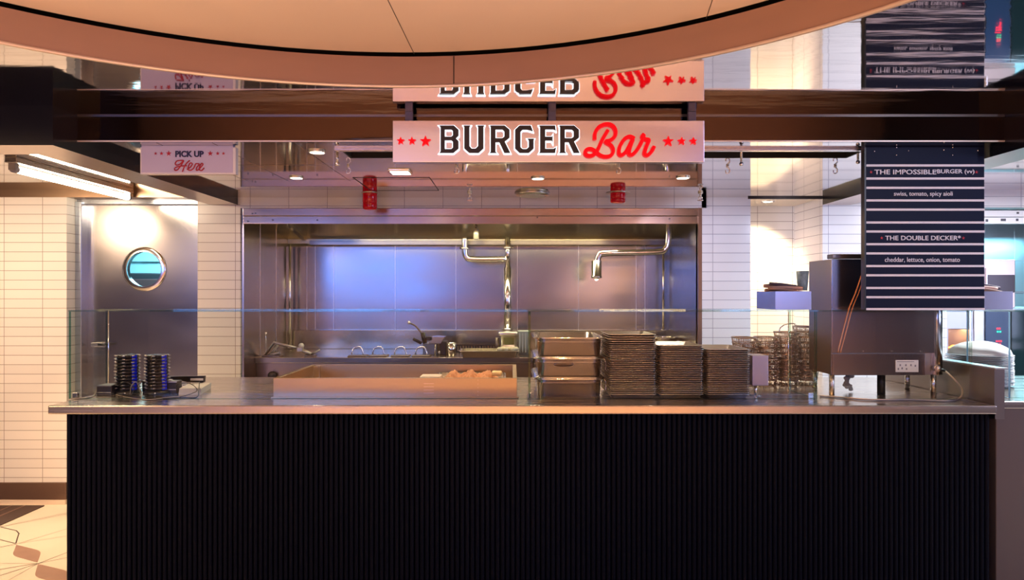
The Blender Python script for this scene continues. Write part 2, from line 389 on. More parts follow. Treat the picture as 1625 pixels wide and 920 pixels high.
b = B(); b.lathe_axis((CX, CYC, HC + 0.122), (CX, CYC, HC + 0.17), [(0, CR), (0, CR + 0.12), (1, CR + 0.12), (1, CR - 0.02)], 128, False); b.build('shadow_gap', GROOVE, ceil)
b = B(); b.lathe_axis((CX, CYC, HC + 0.138), (CX, CYC, HC + 0.158), [(0, CR - 0.004), (1, CR - 0.004)], 128, True); disc = b.build('coffer_panel', PEACH, ceil)
b = B(); b.lathe_axis((CX, CYC, HC - 0.005), (CX, CYC, HC + 0.006), [(0, CR + 0.008), (0, CR - 0.004), (1, CR - 0.004), (1, CR + 0.008), (0, CR + 0.008)], 128, False)
b.build('coffer_rim', mat('rim trim', (0.75, 0.62, 0.52), 0.3, 0.6), ceil)
b = B()
for (xa, ya, xb, yb) in ((615, 0, 657, 86), (1130, 0, 1120, 30)):
    z = HC + 0.1375; pa, pb = [Vector((X(x, (z - EYE) * F / (465 - y)), (z - EYE) * F / (465 - y), z)) for x, y in ((xa, ya), (xb, yb))]
    d = (pb - pa).normalized(); q = Vector((-d.y, d.x, 0)) * 0.0016; pa = pa - d * 1.2 if xa < 700 else pa
    b.bm.faces.new([b.bm.verts.new(v) for v in (pa - q, pa + q, pb + q, pb - q)])
b.build('panel_seam', LINE, disc)
b = B()
for a in (R(135.5), R(84), R(33.5)):
    b.cyl((CX + (CR - 0.001) * math.cos(a), CYC + (CR - 0.001) * math.sin(a), HC + 0.002), (CX + (CR - 0.001) * math.cos(a), CYC + (CR - 0.001) * math.sin(a), HC + 0.12), 0.0022, n=6)
b.build('fascia_seam', GROOVE, ceil)

# beam, inner ceiling with its black slot, side ceilings, downstands
b = B(); b.box(XL, XR, YB, YB + 0.02, HI, HC + 0.05); beam = struct(b.build('trim_1', BEAMM))
B().box(XL, XR, YB - 0.006, YB, HI - 0.002, HI + 0.004).build('bright_edge', mat('satin edge', (0.95, 0.85, 0.78), 0.45, 0.5), beam)
B().box(XL, XR, YB - 0.004, YB, HC - 0.006, HC).build('upper_edge', DARKSTEEL, beam)
SX0, SX1, SY0, SY1 = -0.87, 1.80, 3.52, 3.73
b = B()
b.box(XL, XR, YB + 0.02, SY0, HI, HI + 0.05); b.box(XL, XR, SY1, YW + 0.02, HI, HI + 0.05)
b.box(XL, SX0, SY0, SY1, HI, HI + 0.05); b.box(SX1, XR, SY0, SY1, HI, HI + 0.05)
inner = struct(b.build('ceiling.001', MIRROR))
b = B(); b.box(SX0, SX1, SY0, SY0 + 0.01, HI, HI + 0.14); b.box(SX0, SX1, SY1 - 0.01, SY1, HI, HI + 0.14); b.box(SX0, SX1, SY0, SY1, HI + 0.13, HI + 0.14)
b.box(SX0, SX0 + 0.01, SY0, SY1, HI, HI + 0.14); b.box(SX1 - 0.01, SX1, SY0, SY1, HI, HI + 0.14); b.build('ceiling_slot', SLOT, inner)
b = B(); b.box(SX0 - 0.02, SX1 + 0.02, SY0 - 0.05, SY0 - 0.035, HI - 0.012, HI, 0.001); b.box(SX0 - 0.02, SX1 + 0.02, SY0 - 0.008, SY0 + 0.004, HI - 0.008, HI, 0.001); b.build('slot_rail', STEEL, inner)
b = B()
for (x0, x1, y0, y1) in ((-1.0, -0.52, 4.35, 4.90),):
    b.box(x0, x1, y0, y0 + 0.004, HI - 0.002, HI); b.box(x0, x1, y1, y1 + 0.004, HI - 0.002, HI); b.box(x0, x0 + 0.004, y0, y1, HI - 0.002, HI); b.box(x1, x1 + 0.004, y0, y1, HI - 0.002, HI)
b.build('access_panel_edge', GROOVE, inner)
b = B()
for yy in (3.93,): b.box(XL, SX0 - 0.1, yy, yy + 0.003, HI - 0.001, HI)
for xx in (-1.72, -1.45, -1.05): b.box(xx, xx + 0.0025, YB + 0.03, 4.5, HI - 0.001, HI)
b.build('plate_seam', mat('seam steel', (0.25, 0.21, 0.18), 0.4, 1.0), inner)
for i, (sg, xe, xo) in enumerate(((-1, XL, -6.5), (1, XR, 6.5))):
    struct(B().box(min(xe, xo), max(xe, xo), YB, 7.4, HL, HL + 0.06).build('ceiling.%03d' % (2 + i), MIRROR))
    b = B()
    # downstand along the aisle and across the front; sides black, underside brushed
    b.box(min(xe, xe + sg * 0.21), max(xe, xe + sg * 0.21), 3.14, YW, HD, HL + 0.05)
    b.box(min(xe + sg * 0.21, xo), max(xe + sg * 0.21, xo), 3.14, 3.35, HD, HL + 0.05)
    b.box(min(xe, xo), max(xe, xo), 3.14, YB, HL + 0.05, HC)
    for f in b.bm.faces:
        c = f.calc_center_median()
        if abs(c.z - HD) < 1e-4: f.material_index = 1
    struct(b.build('trim_%d' % (2 + i), [BLACKGLOSS, mat('downstand underside', (0.62, 0.50, 0.42), 0.3, 0.9)]))

# left tiled wall, door recess, pilaster
b = B(); b.box(-6.5, -3.38, YW, 5.50, 0.165, HL - 0.057); struct(b.build('wall_front', T_WARM))
b = B(); b.box(-6.5, -2.386, YW - 0.004, 5.50, HL - 0.057, HL); struct(b.build('trim_4', mat('bronze rail', (0.45, 0.30, 0.20), 0.3, 0.9)))
b = B(); b.box(-6.5, -3.38, YW - 0.012, 5.50, 0.036, 0.165, 0.002); struct(b.build('baseboard_left', mat('bronze skirting', (0.20, 0.12, 0.085), 0.35, 0.6)))
b = B(); b.box(-6.5, -3.38, YW - 0.016, 5.50, 0.0, 0.036, 0.002); struct(b.build('trim_5', mat('stone kerb', (0.75, 0.60, 0.46), 0.4)))
b = B(); b.box(-2.386, -2.062, YW, 5.66, 0, HL); struct(b.build('wall_front.001', T_WARM))
# door with porthole
dp = struct(B().box(-3.38, -3.33, YW + 0.10, 5.50, 0, 2.31, 0.004).box(-3.38, -2.386, YW + 0.12, 5.50, 2.29, 2.335, 0.003).build('trim_6', mat('frame steel', (0.45, 0.50, 0.58), 0.22, 1.0)))
yd = 5.44; pc = (X(229, yd), Z(427, yd)); pr = 0.140
b = B(); ring_fill(b, pc, pr, (-3.33, -2.386, 0.01, 2.29), yd, 'y', 48); ring_fill(b, pc, pr, (-3.33, -2.386, 0.01, 2.29), yd + 0.045, 'y', 48)
b.lathe_axis((pc[0], yd, pc[1]), (pc[0], yd + 0.045, pc[1]), [(0, pr), (1, pr)], 48, False)
door = struct(b.build('door_1', STEELV))
b = B(); b.lathe_axis((pc[0], yd - 0.014, pc[1]), (pc[0], yd, pc[1]), [(0, pr - 0.004), (0.0, 0.160), (0.5, 0.172), (1, 0.174), (1, pr - 0.004), (0, pr - 0.004)], 48, False); b.build('porthole_ring', CHROME, door)
b = B(); b.cyl((pc[0], yd + 0.02, pc[1]), (pc[0], yd + 0.026, pc[1]), pr, n=48); b.build('porthole_glass', GLASS, door)
# room behind the door
b = B(); b.box(-5.0, -2.15, 7.3, 7.4, 0, HL); b.box(-5.05, -5.0, 5.5, 7.4, 0, HL); struct(b.build('wall_pantry', mat('pantry wall', (0.55, 0.78, 0.85), 0.5)))
t = thing('storage_cabinet', 'dark cabinet under a pale board seen through the porthole', 'cabinet', (-3.55, 7.05, 0))
B().box(-3.95, -3.42, 6.9, 7.28, 0, 1.80, 0.01).build('body', mat('cabinet dark', (0.03, 0.025, 0.03), 0.4), t)
B().box(-3.93, -3.44, 6.885, 6.9, 1.30, 1.74, 0.006).build('door', mat('cabinet front', (0.10, 0.04, 0.04), 0.3), t)
B().sphere((-3.50, 6.87, 1.66), 0.014).build('knob', CHROME, t)
tag(B().box(-4.3, -3.5, 7.26, 7.29, 1.93, HL - 0.06, 0.004).build('wall_panel', mat('pale blue board', (0.62, 0.80, 0.85), 0.4), None, (-3.9, 7.27, 1.93)), 'pale blue wall board above the dark cabinet inside the porthole', 'wall panel')

# cook recess
RX0, RX1 = -2.062, 1.412
b = B(); b.box(RX0, 1.475, YW, YW + 0.12, 2.246, HI); struct(b.build('wall_front.002', T_COOL))
b = B(); b.box(RX0, RX0 + 0.02, YW + 0.02, YR, 0, 2.246); struct(b.build('wall_kitchen_left', STEELV))
b = B(); b.box(RX1, 1.43, YW + 0.02, YR, 0, 2.246); struct(b.build('wall_kitchen_right', STEELV))
b = B(); b.box(-2.3, 3.3, YR, YR + 0.06, 0, HI); kb = struct(b.build('wall_kitchen_back', STEELV))
b = B()
for px in (486.5, 500, 529, 626.6, 723, 820.7, 917.5, 1009, 1023): b.box(X(px, YR) - 0.0018, X(px, YR) + 0.0018, YR - 0.003, YR, 1.26, 2.05)
b.build('panel_seam', mat('seam light', (0.78, 0.76, 0.8), 0.3, 1.0), kb)
b = B()
for yy in (5.62, 6.0): b.box(RX0 + 0.02, RX0 + 0.023, yy, yy + 0.004, 1.1, 2.2)
b.build('side_panel_seam', _M['seam light'], kb)
b = B(); b.box(RX0 + 0.02, RX1, YR - 0.08, YR, 1.09, 1.26, 0.003); struct(b.build('trim_7', mat('backsplash steel', (0.50, 0.48, 0.40), 0.17, 1.0)))
b = B(); b.box(RX1 + 0.018, 1.44, YW - 0.006, YW + 0.05, 0, 2.246); b.box(RX1, RX1 + 0.018, YW - 0.01, YW + 0.06, 0, 2.246); struct(b.build('trim_8', mat('jamb steel', (0.40, 0.28, 0.23), 0.3, 1.0)))
b = B(); b.box(1.44, 1.81, YW, YW + 0.53, 0, HI); struct(b.build('wall_front.003', T_COOL))
# niche
b = B(); b.box(1.81, 3.3, 5.79, 5.85, 0, HI + 0.06); struct(b.build('wall_niche', T_WARM))
b = B(); b.box(1.81, 2.357, YW + 0.02, 5.79, HI, HI + 0.05); struct(b.build('ceiling.004', mat('niche ceiling', (0.62, 0.55, 0.48), 0.35, 0.4)))
b = B(); b.box(1.79, 2.375, YW - 0.006, YW + 0.02, HI - 0.012, HI + 0.004); struct(b.build('trim_9', mat('black rail', (0.03, 0.02, 0.018), 0.3, 0.5)))
b = B(); b.box(2.357, 3.30, YW, 5.79, 0, HI + 0.058); struct(b.build('wall_front.004', T_COOL))
# far right recess
b = B(); b.box(3.30, 6.5, YW, YW + 0.12, 2.25, HL); struct(b.build('wall_front.005', T_COOL))
CYANSTEEL = noise_bump(mat('recess steel', (0.66, 0.76, 0.80), 0.28, 0.9), (60, 60, 1.5), 0.04, 0.002, 2)
b = B(); b.box(3.3, 6.5, YR, YR + 0.06, 0, HL); b.box(3.28, 3.3, 5.38, YR, 0, HL); struct(b.build('wall_recess', CYANSTEEL))
b = B(); b.box(3.30, 6.4, YR - 0.006, YR, 1.60, 1.62); b.box(3.30, 6.4, YR - 0.006, YR, 1.90, 1.905); b.box(4.66, 4.664, YR - 0.004, YR, 1.6, 2.2); struct(b.build('trim_10', _M['seam light']))

# floor inlay at the left
def FP(px, py): Y = EYE * F / (py - 465.0); return (X(px, Y), Y)
def zoomp(u, v): return FP(u * 0.1957, 740 + v * 0.1957)
fl = bpy.data.objects['floor']
def rounded(poly, r=0.25):
    out = []
    for i, p in enumerate(poly):
        a, c = poly[i - 1], poly[(i + 1) % len(poly)]
        if p[2]:
            for k in range(5):
                t = k / 4; q0 = (p[0] + (a[0] - p[0]) * r, p[1] + (a[1] - p[1]) * r); q1 = (p[0] + (c[0] - p[0]) * r, p[1] + (c[1] - p[1]) * r)
                out.append(((1 - t) ** 2 * q0[0] + 2 * t * (1 - t) * p[0] + t * t * q1[0], (1 - t) ** 2 * q0[1] + 2 * t * (1 - t) * p[1] + t * t * q1[1]))
        else: out.append((p[0], p[1]))
    return [zoomp(*q) for q in out]
b = B()
for pl in ([(130, 635, 0), (335, 685, 1), (302, 778, 0), (95, 722, 1)], [(305, 790, 0), (560, 850, 1), (540, 960, 0), (275, 895, 1)]):
    b.prism(rounded(pl), 'z', 0.0, 0.0012)
b.build('brown_inlay', BROWNINLAY, fl)
b = B()
def fline(u0, v0, u1, v1, wd):
    p, q = Vector((*zoomp(u0, v0), 0)), Vector((*zoomp(u1, v1), 0)); d = (q - p).normalized(); n = Vector((-d.y, d.x, 0)) * wd
    t = bmesh.new(); t.faces.new([t.verts.new(v + Vector((0, 0, 0.0008))) for v in (p - n, p + n, q + n, q - n)]); b.join(t)
for a in ((-400, 730, 130, 630, .004), (130, 630, 560, 500, .002), (150, 625, 560, 560, .0015), (-400, 900, 300, 785, .003), (-300, 980, 300, 788, .003),
          (0, 960, 300, 790, .0015), (300, 790, 560, 690, .003), (300, 788, 560, 735, .002), (0, 490, 560, 370, .0015), (0, 492, 560, 380, .0015),
          (-300, 420, 130, 520, .004), (150, 545, 125, 625, .004), (125, 625, -300, 520, .004), (130, 520, 155, 548, .004), (0, 786, 290, 786, .001)):
    fline(*a)
b.build('inlay_line', LINE, fl)
t = thing('floor_mat', 'dark slatted floor mat lying against the tiled wall at the far left', 'mat', (*FP(20, 812), 0))
b = B(); b.prism([FP(-160, 803), FP(70, 803), FP(0, 834), FP(-260, 850)], 'z', 0, 0.008); b.build('base', mat('mat rubber', (0.06, 0.035, 0.03), 0.6), t)
b = B()
for k in range(10):
    f0 = k / 10.0; a = Vector((*FP(-150 + 21 * k, 804), 0.008)); c = Vector((*FP(-250 + 24 * k, 846 - 1.3 * k), 0.008)); b.cyl(a, c, 0.005, n=6)
b.build('ridge', mat('mat ridge', (0.22, 0.13, 0.10), 0.5), t)

# ------------------------------------------------------------------ the counter
CX0, CX1, CY0, CY1 = X(75, 3.27), X(1582, 3.27), 3.27, 4.38
t = thing('service_counter', 'long black ribbed service counter with a stainless steel top', 'counter', (0, 3.8, 0))
b = B(); b.box(CX0, CX1, CY0, CY1, CT - 0.042, CT, 0.006, seg=3); b.build('worktop', COUNTER, t)
b = B(); b.box(CX0 + 0.045, CX1 - 0.004, 3.345, CY1 - 0.03, 0.0, CT - 0.042); b.build('body', mat('counter carcass', (0.012, 0.012, 0.014), 0.5), t)
b = B(); p = 0.0243; x = CX0 + 0.045; prof = []
while x < CX1 - 0.01:
    for k in range(7):
        a = math.pi * k / 6; prof.append((x + p * 0.40 * (1 - math.cos(a)) + 0.0015, 3.345 - 0.004 - 0.008 * math.sin(a)))
    prof += [(x + p * 0.84, 3.345), (x + p * 0.98, 3.345)]
    x += p
prof = [(CX0 + 0.045, 3.346)] + prof + [(CX1 - 0.004, 3.346)]
tb = bmesh.new(); lo = [tb.verts.new((u, v, 0.05)) for u, v in prof]; hi = [tb.verts.new((u, v, CT - 0.045)) for u, v in prof]
for i in range(len(prof) - 1): tb.faces.new((lo[i], lo[i + 1], hi[i + 1], hi[i])).smooth = False
b.join(tb); b.build('ribbed_panel', RIB, t)
t = thing('side_splash_panel', 'dark steel upstand panel at the right end of the counter', 'panel', (2.32, 3.75, CT))
b = B(); b.prism([(3.30, CT + 0.001), (4.27, CT + 0.001), (4.27, 1.243), (3.30, 1.237)], 'x', 2.297, 2.30); b.prism([(3.30, 1.0), (4.27, 1.0), (4.27, 1.243), (3.30, 1.237)], 'x', 2.30, 2.345); b.build('panel', mat('upstand steel', (0.30, 0.25, 0.22), 0.3, 1.0), t)
b = B(); b.box(2.293, 2.349, 3.29, 4.27, 1.238, 1.246, 0.002); b.build('cap', STEEL, t)
# the neighbouring counter
t = thing('side_counter', 'dark brown counter beyond the right end of the black ribbed counter', 'counter', (4, 3.9, 0))
B().box(2.36, 6.4, 3.38, 4.4, 0, 1.04, 0.004).build('body', GREYCOUNTER, t)
B().box(2.355, 6.4, 3.36, 4.42, 1.04, 1.075, 0.004).build('worktop', COUNTER, t)

# ------------------------------------------------------------------ heated well set in the counter
wx0, wx1, wy0, wy1, wz = X(433, 3.50), X(820, 3.50), 3.50, 4.18, 1.171
t = thing('food_well', 'long raised stainless steel food well with sloping view of its lit inside', 'food well', ((wx0 + wx1) / 2, 3.84, CT))
b = B(); th = 0.022
b.box(wx0, wx1, wy0, wy0 + th, CT, wz, 0.002); b.box(wx0, wx1, wy1 - th, wy1, CT, wz, 0.002)
b.box(wx0, wx0 + th, wy0 + th, wy1 - th, CT, wz, 0.002); b.box(wx1 - th, wx1, wy0 + th, wy1 - th, CT, wz, 0.002)
b.build('rim', mat('well steel', (0.60, 0.43, 0.25), 0.30, 1.0), t)  # amber cast of the counter lamps mixed into the steel colour
b = B(); b.box(wx0 + th, wx1 - th, wy0 + th, wy1 - th, CT + 0.001, CT + 0.006); b.build('base', PANM, t)
b = B(); b.box(wx0 + 0.02, wx0 + 0.06, wy1 - 0.05, wy1 - 0.022, CT + 0.006, wz - 0.004, 0.003); b.build('corner_post', PANM, t)
b = B(); b.box(wx0 - 0.008, wx1 + 0.008, wy0 - 0.012, wy0 + 0.0, CT + 0.0005, CT + 0.008, 0.001); b.build('flange', _M['well steel'], t)
b = B()
for k, (u, v) in enumerate([(758, 598 + 6 * j) for j in range(5)]): b.cyl((X(u, 3.5), wy0 - 0.0012, Z(v + 5, 3.5)), (X(u, 3.5), wy0 + 0.001, Z(v + 5, 3.5)), 0.0022, n=8)
b.build('vent_mark', mat('pale mark', (0.8, 0.62, 0.48), 0.3, 0.8), t); b = B()
for k in range(4): b.box(X(672, 3.5), X(688, 3.5), wy0 - 0.0008, wy0 + 0.001, Z(609 + 5 * k, 3.5), Z(608 + 5 * k, 3.5))
b.build('vent_line', _M['pale mark'], t)
# food in the well: pans and heaped topping
def tray_bm(b, cx, cy, z, wdt, dpt, h, rad, lip, taper, th=0.0012):
    W, D = wdt, dpt
    b.loft(cx, cy, [(W - 2 * lip - 2 * taper, D - 2 * lip - 2 * taper, rad * 0.8, z + 0.0), (W - 2 * lip, D - 2 * lip, rad, z + h - th), (W, D, rad + lip, z + h - th - 0.002),
                    (W, D, rad + lip, z + h), (W - 2 * lip - 0.001, D - 2 * lip - 0.001, rad, z + h),
                    (W - 2 * lip - 2 * taper - 2 * th, D - 2 * lip - 2 * taper - 2 * th, rad * 0.8, z + th)], capstart=True)
    return b
b = B(); tray_bm(b, X(745, 3.85), 3.84, CT + 0.007, 0.40, 0.52, 0.055, 0.02, 0.006, 0.01); o = b.build('food_pan', PANM, None, (X(745, 3.85), 3.84, CT + 0.007)); tag(o, 'shallow pan sunk in the food well under the pink topping', 'pan')
b = B()
bm2 = bmesh.new(); bmesh.ops.create_grid(bm2, x_segments=60, y_segments=60, size=0.5)
for v in bm2.verts:
    x, y = v.co.x, v.co.y; e = max(0, 1 - (abs(x) * 2) ** 6) * max(0, 1 - (abs(y) * 2) ** 6)
    v.co = Vector((x * 0.36, y * 0.47, e * (0.055 + 0.022 * math.sin(x * 23 + 2 * math.sin(y * 19)) * math.sin(y * 17) + random.uniform(0, 0.012))))
b.join(bm2, None, Matrix.Translation((X(745, 3.85), 3.84, CT + 0.010)), True)
o = b.build('shredded_topping', noise_bump(mat('pink topping', (0.78, 0.36, 0.20), 0.6), (60, 60, 60), 0.5, 0.004, 4, 0.5), None, (X(745, 3.85), 3.84, CT + 0.03)); tag(o, 'heap of pink and orange shredded food in the food well', 'food', kind='stuff')
b = B(); b.box(X(668, 3.85), X(700, 3.85), 3.78, 3.90, CT + 0.055, CT + 0.075, 0.004); o = b.build('white_dish', PAPER, None, (X(684, 3.85), 3.84, CT + 0.062)); tag(o, 'small flat white dish left of the pink shredded food', 'dish')  # flat pan lid lying in the well
b = B(); b.box(X(780, 3.85), X(796, 3.85), 3.80, 3.88, CT + 0.075, CT + 0.098, 0.008); o = b.build('butter_block', mat('butter', (0.85, 0.72, 0.42), 0.5), None, (X(788, 3.85), 3.84, CT + 0.075)); tag(o, 'pale yellow block at the right end of the shredded food', 'food')

# ------------------------------------------------------------------ sneeze guard
GT = 1.515; GY = 3.47
def pane(b, x0, x1, y0, y1, z0, z1, thin):
    k = len(b.bm.faces); b.box(x0, x1, y0, y1, z0, z1); b.bm.faces.ensure_lookup_table()
    for f in b.bm.faces[k:]:
        n = f.normal if f.normal.length > 0.5 else f.calc_center_median(); f.normal_update(); n = f.normal
        f.material_index = 0 if abs(n[thin]) > 0.5 else 1
gx = [X(108, GY), X(840, GY), X(1296, GY), X(1543, GY)]
t = thing('sneeze_guard', 'long clear glass sneeze guard with green edges standing on the counter', 'glass screen', (0, GY, CT))
for i in range(3):
    b = B(); pane(b, gx[i] + 0.002, gx[i + 1] - 0.002, GY, GY + 0.010, CT + 0.001, GT - 0.008, 1); b.build('front_pane', [GLASS, EDGE if i < 2 else EDGEBAR], t)
b = B(); pane(b, gx[0], gx[3], GY, 3.79, GT - 0.008, GT, 2); b.build('top_shelf', [GLASS, EDGEBAR], t)
for i, x in enumerate((gx[0], gx[2] - 0.010, gx[3] - 0.010)):
    b = B(); pane(b, x, x + 0.006, GY + 0.011, 3.79, CT + 0.001, GT - 0.008, 0); b.build('side_pane', [GLASS, EDGE if i < 2 else EDGEBAR], t)
b = B(); pane(b, gx[1] - 0.005, gx[1] + 0.005, GY + 0.011, 3.56, CT + 0.001, GT - 0.008, 0); b.build('middle_pane', [EDGE, EDGE], t)
for x in (gx[0] + 0.024, gx[1], gx[2] - 0.024): B().box(x - 0.012, x + 0.012, GY + 0.012, GY + 0.030, CT, CT + 0.030, 0.002).build('clamp', CHROME, t)
for x in (gx[0] + 0.017, gx[2] - 0.017): B().cyl((x, 3.785, CT), (x, 3.785, GT - 0.008), 0.003, n=10).build('post', CHROME, t)
x2 = X(1603, GY)
t = thing('side_sneeze_guard', 'glass sneeze guard on the counter at the far right edge', 'glass screen', (x2 + 1, GY, 1.075))
b = B(); pane(b, x2, 6.3, GY, GY + 0.010, 1.076, GT - 0.008, 1); b.build('front_pane', [GLASS, EDGE], t)
b = B(); pane(b, x2 - 0.10, 6.3, GY, 3.79, GT - 0.008, GT, 2); b.build('top_shelf', [GLASS, EDGEBAR], t)
b = B(); pane(b, x2 - 0.010, x2 - 0.001, GY, 3.79, 1.076, GT - 0.008, 0); b.build('side_pane', [GLASS, mat('blue glass edge', (0.35, 0.72, 0.85), 0.2)], t)

# ------------------------------------------------------------------ burger sign
sy = 3.28
S0, S1 = P(625, 260, sy), P(1113, 195, sy)
t = thing('hanging_sign', 'wide brushed metal sign with lit black and red letters hung from the ceiling', 'sign', ((S0.x + S1.x) / 2, sy, S0.z))
B().box(S0.x, S1.x, sy - 0.045, sy + 0.0, S0.z, S1.z, 0.002).build('sign_box', SIGNM, t)
sf = sy - 0.045
def zs(u, v, ox=620): # sign close-up pixels to the sign's face
    q = P(ox + u * 0.1538, 190 + v * 0.1538, sy); return (q.x, q.z)
glyphs = [[[(510,92),(660,92),(708,135),(708,195),(680,222),(708,250),(708,325),(655,370),(512,370),(525,355),(525,108)], [(568,133),(635,133),(650,148),(650,190),(635,205),(568,205)], [(568,242),(635,242),(650,258),(650,315),(635,330),(568,330)]],
 [[(755,92),(828,92),(818,108),(818,300),(840,325),(880,325),(905,300),(905,108),(895,92),(968,92),(960,108),(960,325),(910,370),(815,370),(765,325),(765,108)]],
 [[(1025,92),(1175,92),(1225,135),(1225,215),(1175,255),(1232,370),(1170,370),(1120,262),(1082,262),(1082,355),(1095,370),(1022,370),(1032,355),(1032,108)], [(1082,133),(1150,133),(1170,150),(1170,205),(1150,220),(1082,220)]],
 [[(1325,92),(1440,92),(1460,150),(1400,135),(1355,135),(1335,155),(1335,310),(1355,330),(1395,330),(1418,310),(1418,245),(1405,225),(1475,225),(1468,240),(1468,325),(1420,370),(1325,370),(1278,325),(1278,135)]],
 [[(1522,92),(1685,92),(1692,145),(1668,132),(1585,132),(1585,205),(1650,205),(1660,190),(1660,262),(1650,245),(1585,245),(1585,328),(1668,328),(1695,312),(1685,370),(1522,370),(1532,355),(1532,108)]]]
glyphs.append([[(u + 702, v) for u, v in lp] for lp in glyphs[2]])
for g in glyphs:
    loops = [[zs(u, v) for u, v in lp] for lp in g]
    le = curve_shape('letter', loops, sf - 0.020, 0.012, LETTER, t)
    curve_shape('halo', loops, sf - 0.009, 0.007, HALO, le, 0.0038)
for stroke_set in ([[(462,232),(466,165),(505,105),(575,74),(640,88),(674,140),(664,200),(620,238),(572,252),(628,290),(650,345),(625,392),(570,404),(515,388),(470,350),(425,325),(378,335),(366,372),(400,396),(450,385),(492,335),(540,230),(597,135)]],
                   [[(866,222),(820,200),(765,225),(718,300),(708,365),(735,388),(785,345),(850,225),(818,320),(812,375),(845,382),(895,330),(940,250),(962,180)]],
                   [[(962,175),(945,200),(975,225),(1012,238),(985,305),(968,372),(1000,388),(1040,350),(1066,300)]]):
    b = B()
    for st in stroke_set:
        q = [zs(u, v, 870) for u, v in st]; b.tube([(x, sf - 0.012, z) for x, z in q], 0.0088, 10, depth=0.010, axis=(0, 1, 0))
    b.build('script_letter', RED, t)
for (u, v, r, ox) in ((117, 240, 40, 620), (232, 240, 42, 620), (370, 243, 58, 620), (1210, 245, 56, 870), (1347, 243, 42, 870), (1465, 243, 40, 870)):
    c = zs(u, v, ox); curve_shape('star', [star(c[0], c[1] - 0.001, r * 0.1538 * sy / F)], sf - 0.012, 0.012, RED, t)
for px in (650, 875, 1095):
    x = X(px, sy); B().box(x - 0.018, x + 0.018, sy - 0.035, sy - 0.010, S1.z, HC, 0.002).build('hanger', mat('blue grey bracket', (0.10, 0.10, 0.16), 0.3, 0.5), t)

# ------------------------------------------------------------------ pick up sign
py_ = 3.44
A0, A1 = P(227, 278, py_), P(377, 233, py_)
t = thing('pick_up_sign', 'small lilac sign lettered pick up here below the polished ceiling', 'sign', ((A0.x + A1.x) / 2, py_, A0.z))
B().box(A0.x + 0.006, A1.x - 0.014, py_ - 0.03, py_, A0.z + 0.008, HI, 0.001).build('sign_face', LILAC, t)
b = B(); b.box(A0.x, A1.x, py_ - 0.028, py_ + 0.004, A0.z, A0.z + 0.008); b.box(A1.x - 0.014, A1.x, py_ - 0.028, py_ + 0.004, A0.z + 0.008, HI - 0.008); b.box(A0.x, A0.x + 0.006, py_ - 0.028, py_ + 0.004, A0.z + 0.008, HI - 0.008)
b.build('frame', WHITE, t)
pf = py_ - 0.031
INK = mat('navy ink', (0.012, 0.012, 0.05), 0.4)
zc = Z(244.3, pf); text('letters', 'PICK UP', X(300.3, pf), zc, pf, 10.0 * pf / F, 45 * pf / F, INK, t, 0.035)
def zp(u, v): q = P(220 + u * 0.13047, 220 + v * 0.13047, pf); return (q.x, pf - 0.0015, q.z)
b = B()
for st in ([(545,265),(470,270),(445,300),(455,322),(500,310),(545,268),(510,330),(470,380),(440,385),(438,360),(480,340),(560,330),(585,330)],
           [(620,265),(580,300),(550,350),(530,405)],
           [(585,375),(630,345),(650,310),(630,295),(605,330),(600,375),(630,385),(665,360),(690,310),(705,305),(735,310),(705,350),(700,385),(730,375),(760,340),(780,315),(765,300),(740,335),(738,378),(765,388),(795,355)]):
    b.tube([zp(u, v) for u, v in st], 0.0032, 6, depth=0.0012, axis=(0, 1, 0), sub=4)
b.build('script', REDPAINT, t)
for (u, r) in ((203, 20), (275, 24), (362, 34), (868, 34), (958, 24), (1028, 20)):
    q = zp(u, 180); curve_shape('star', [star(q[0], q[2], r * 0.13047 * pf / F)], pf - 0.001, 0.0015, REDPAINT, t)

# ------------------------------------------------------------------ menu board
my = 3.45; mx0, mx1 = X(1369, my), X(1557, my); mz0 = Z(491.5, my) + 0.002
t = thing('menu_board', 'tall navy menu board with white stripes hung above the right counter end', 'menu board', ((mx0 + mx1) / 2, my, mz0))
B().box(mx0, mx1, my - 0.022, my, mz0, HI, 0.002).build('board', NAVY, t)
b = B()
ys = [262.6, 283.3, 298, 318, 332.6, 353, 367.3, 387.4, 402, 422, 436.7, 456.8, 471.4, 490.3]
mf = my - 0.022
for v in ys: b.box(mx0 + 0.004, mx1, mf - 0.003, mf, Z(v + 1.7, mf), Z(v - 1.7, mf))
b.build('white_stripes', WHITE, t)
b = B(); b.box(mx0 - 0.008, mx0, my - 0.03, my + 0.004, mz0, HI); b.build('edge_frame', BLACK, t)
CREAMT = mat('menu lettering', (0.80, 0.80, 0.86), 0.5)
xc = X(1465, mf)
text('menu_text', 'THE IMPOSSIBLE', X(1436, mf), Z(272.8, mf), mf, 7.6 * mf / F, 98 * mf / F, CREAMT, t, 0.012)
text('menu_text', 'TM', X(1483.6, mf), Z(270.6, mf), mf, 2.4 * mf / F, 4.2 * mf / F, CREAMT, t, 0.005)
text('menu_text', 'BURGER (vv)', X(1516, mf), Z(272.8, mf), mf, 8.6 * mf / F, 59 * mf / F, CREAMT, t, 0.012)
text('menu_text', 'swiss, tomato, spicy aioli', X(1464.5, mf), Z(308.2, mf), mf, 9.0 * mf / F, 93 * mf / F, CREAMT, t, 0.005)
text('menu_text', 'THE DOUBLE DECKER*', X(1464, mf), Z(377.3, mf), mf, 7.6 * mf / F, 120 * mf / F, CREAMT, t, 0.012)
text('menu_text', 'cheddar, lettuce, onion, tomato', X(1463, mf), Z(412.4, mf), mf, 8.6 * mf / F, 119 * mf / F, CREAMT, t, 0.005)
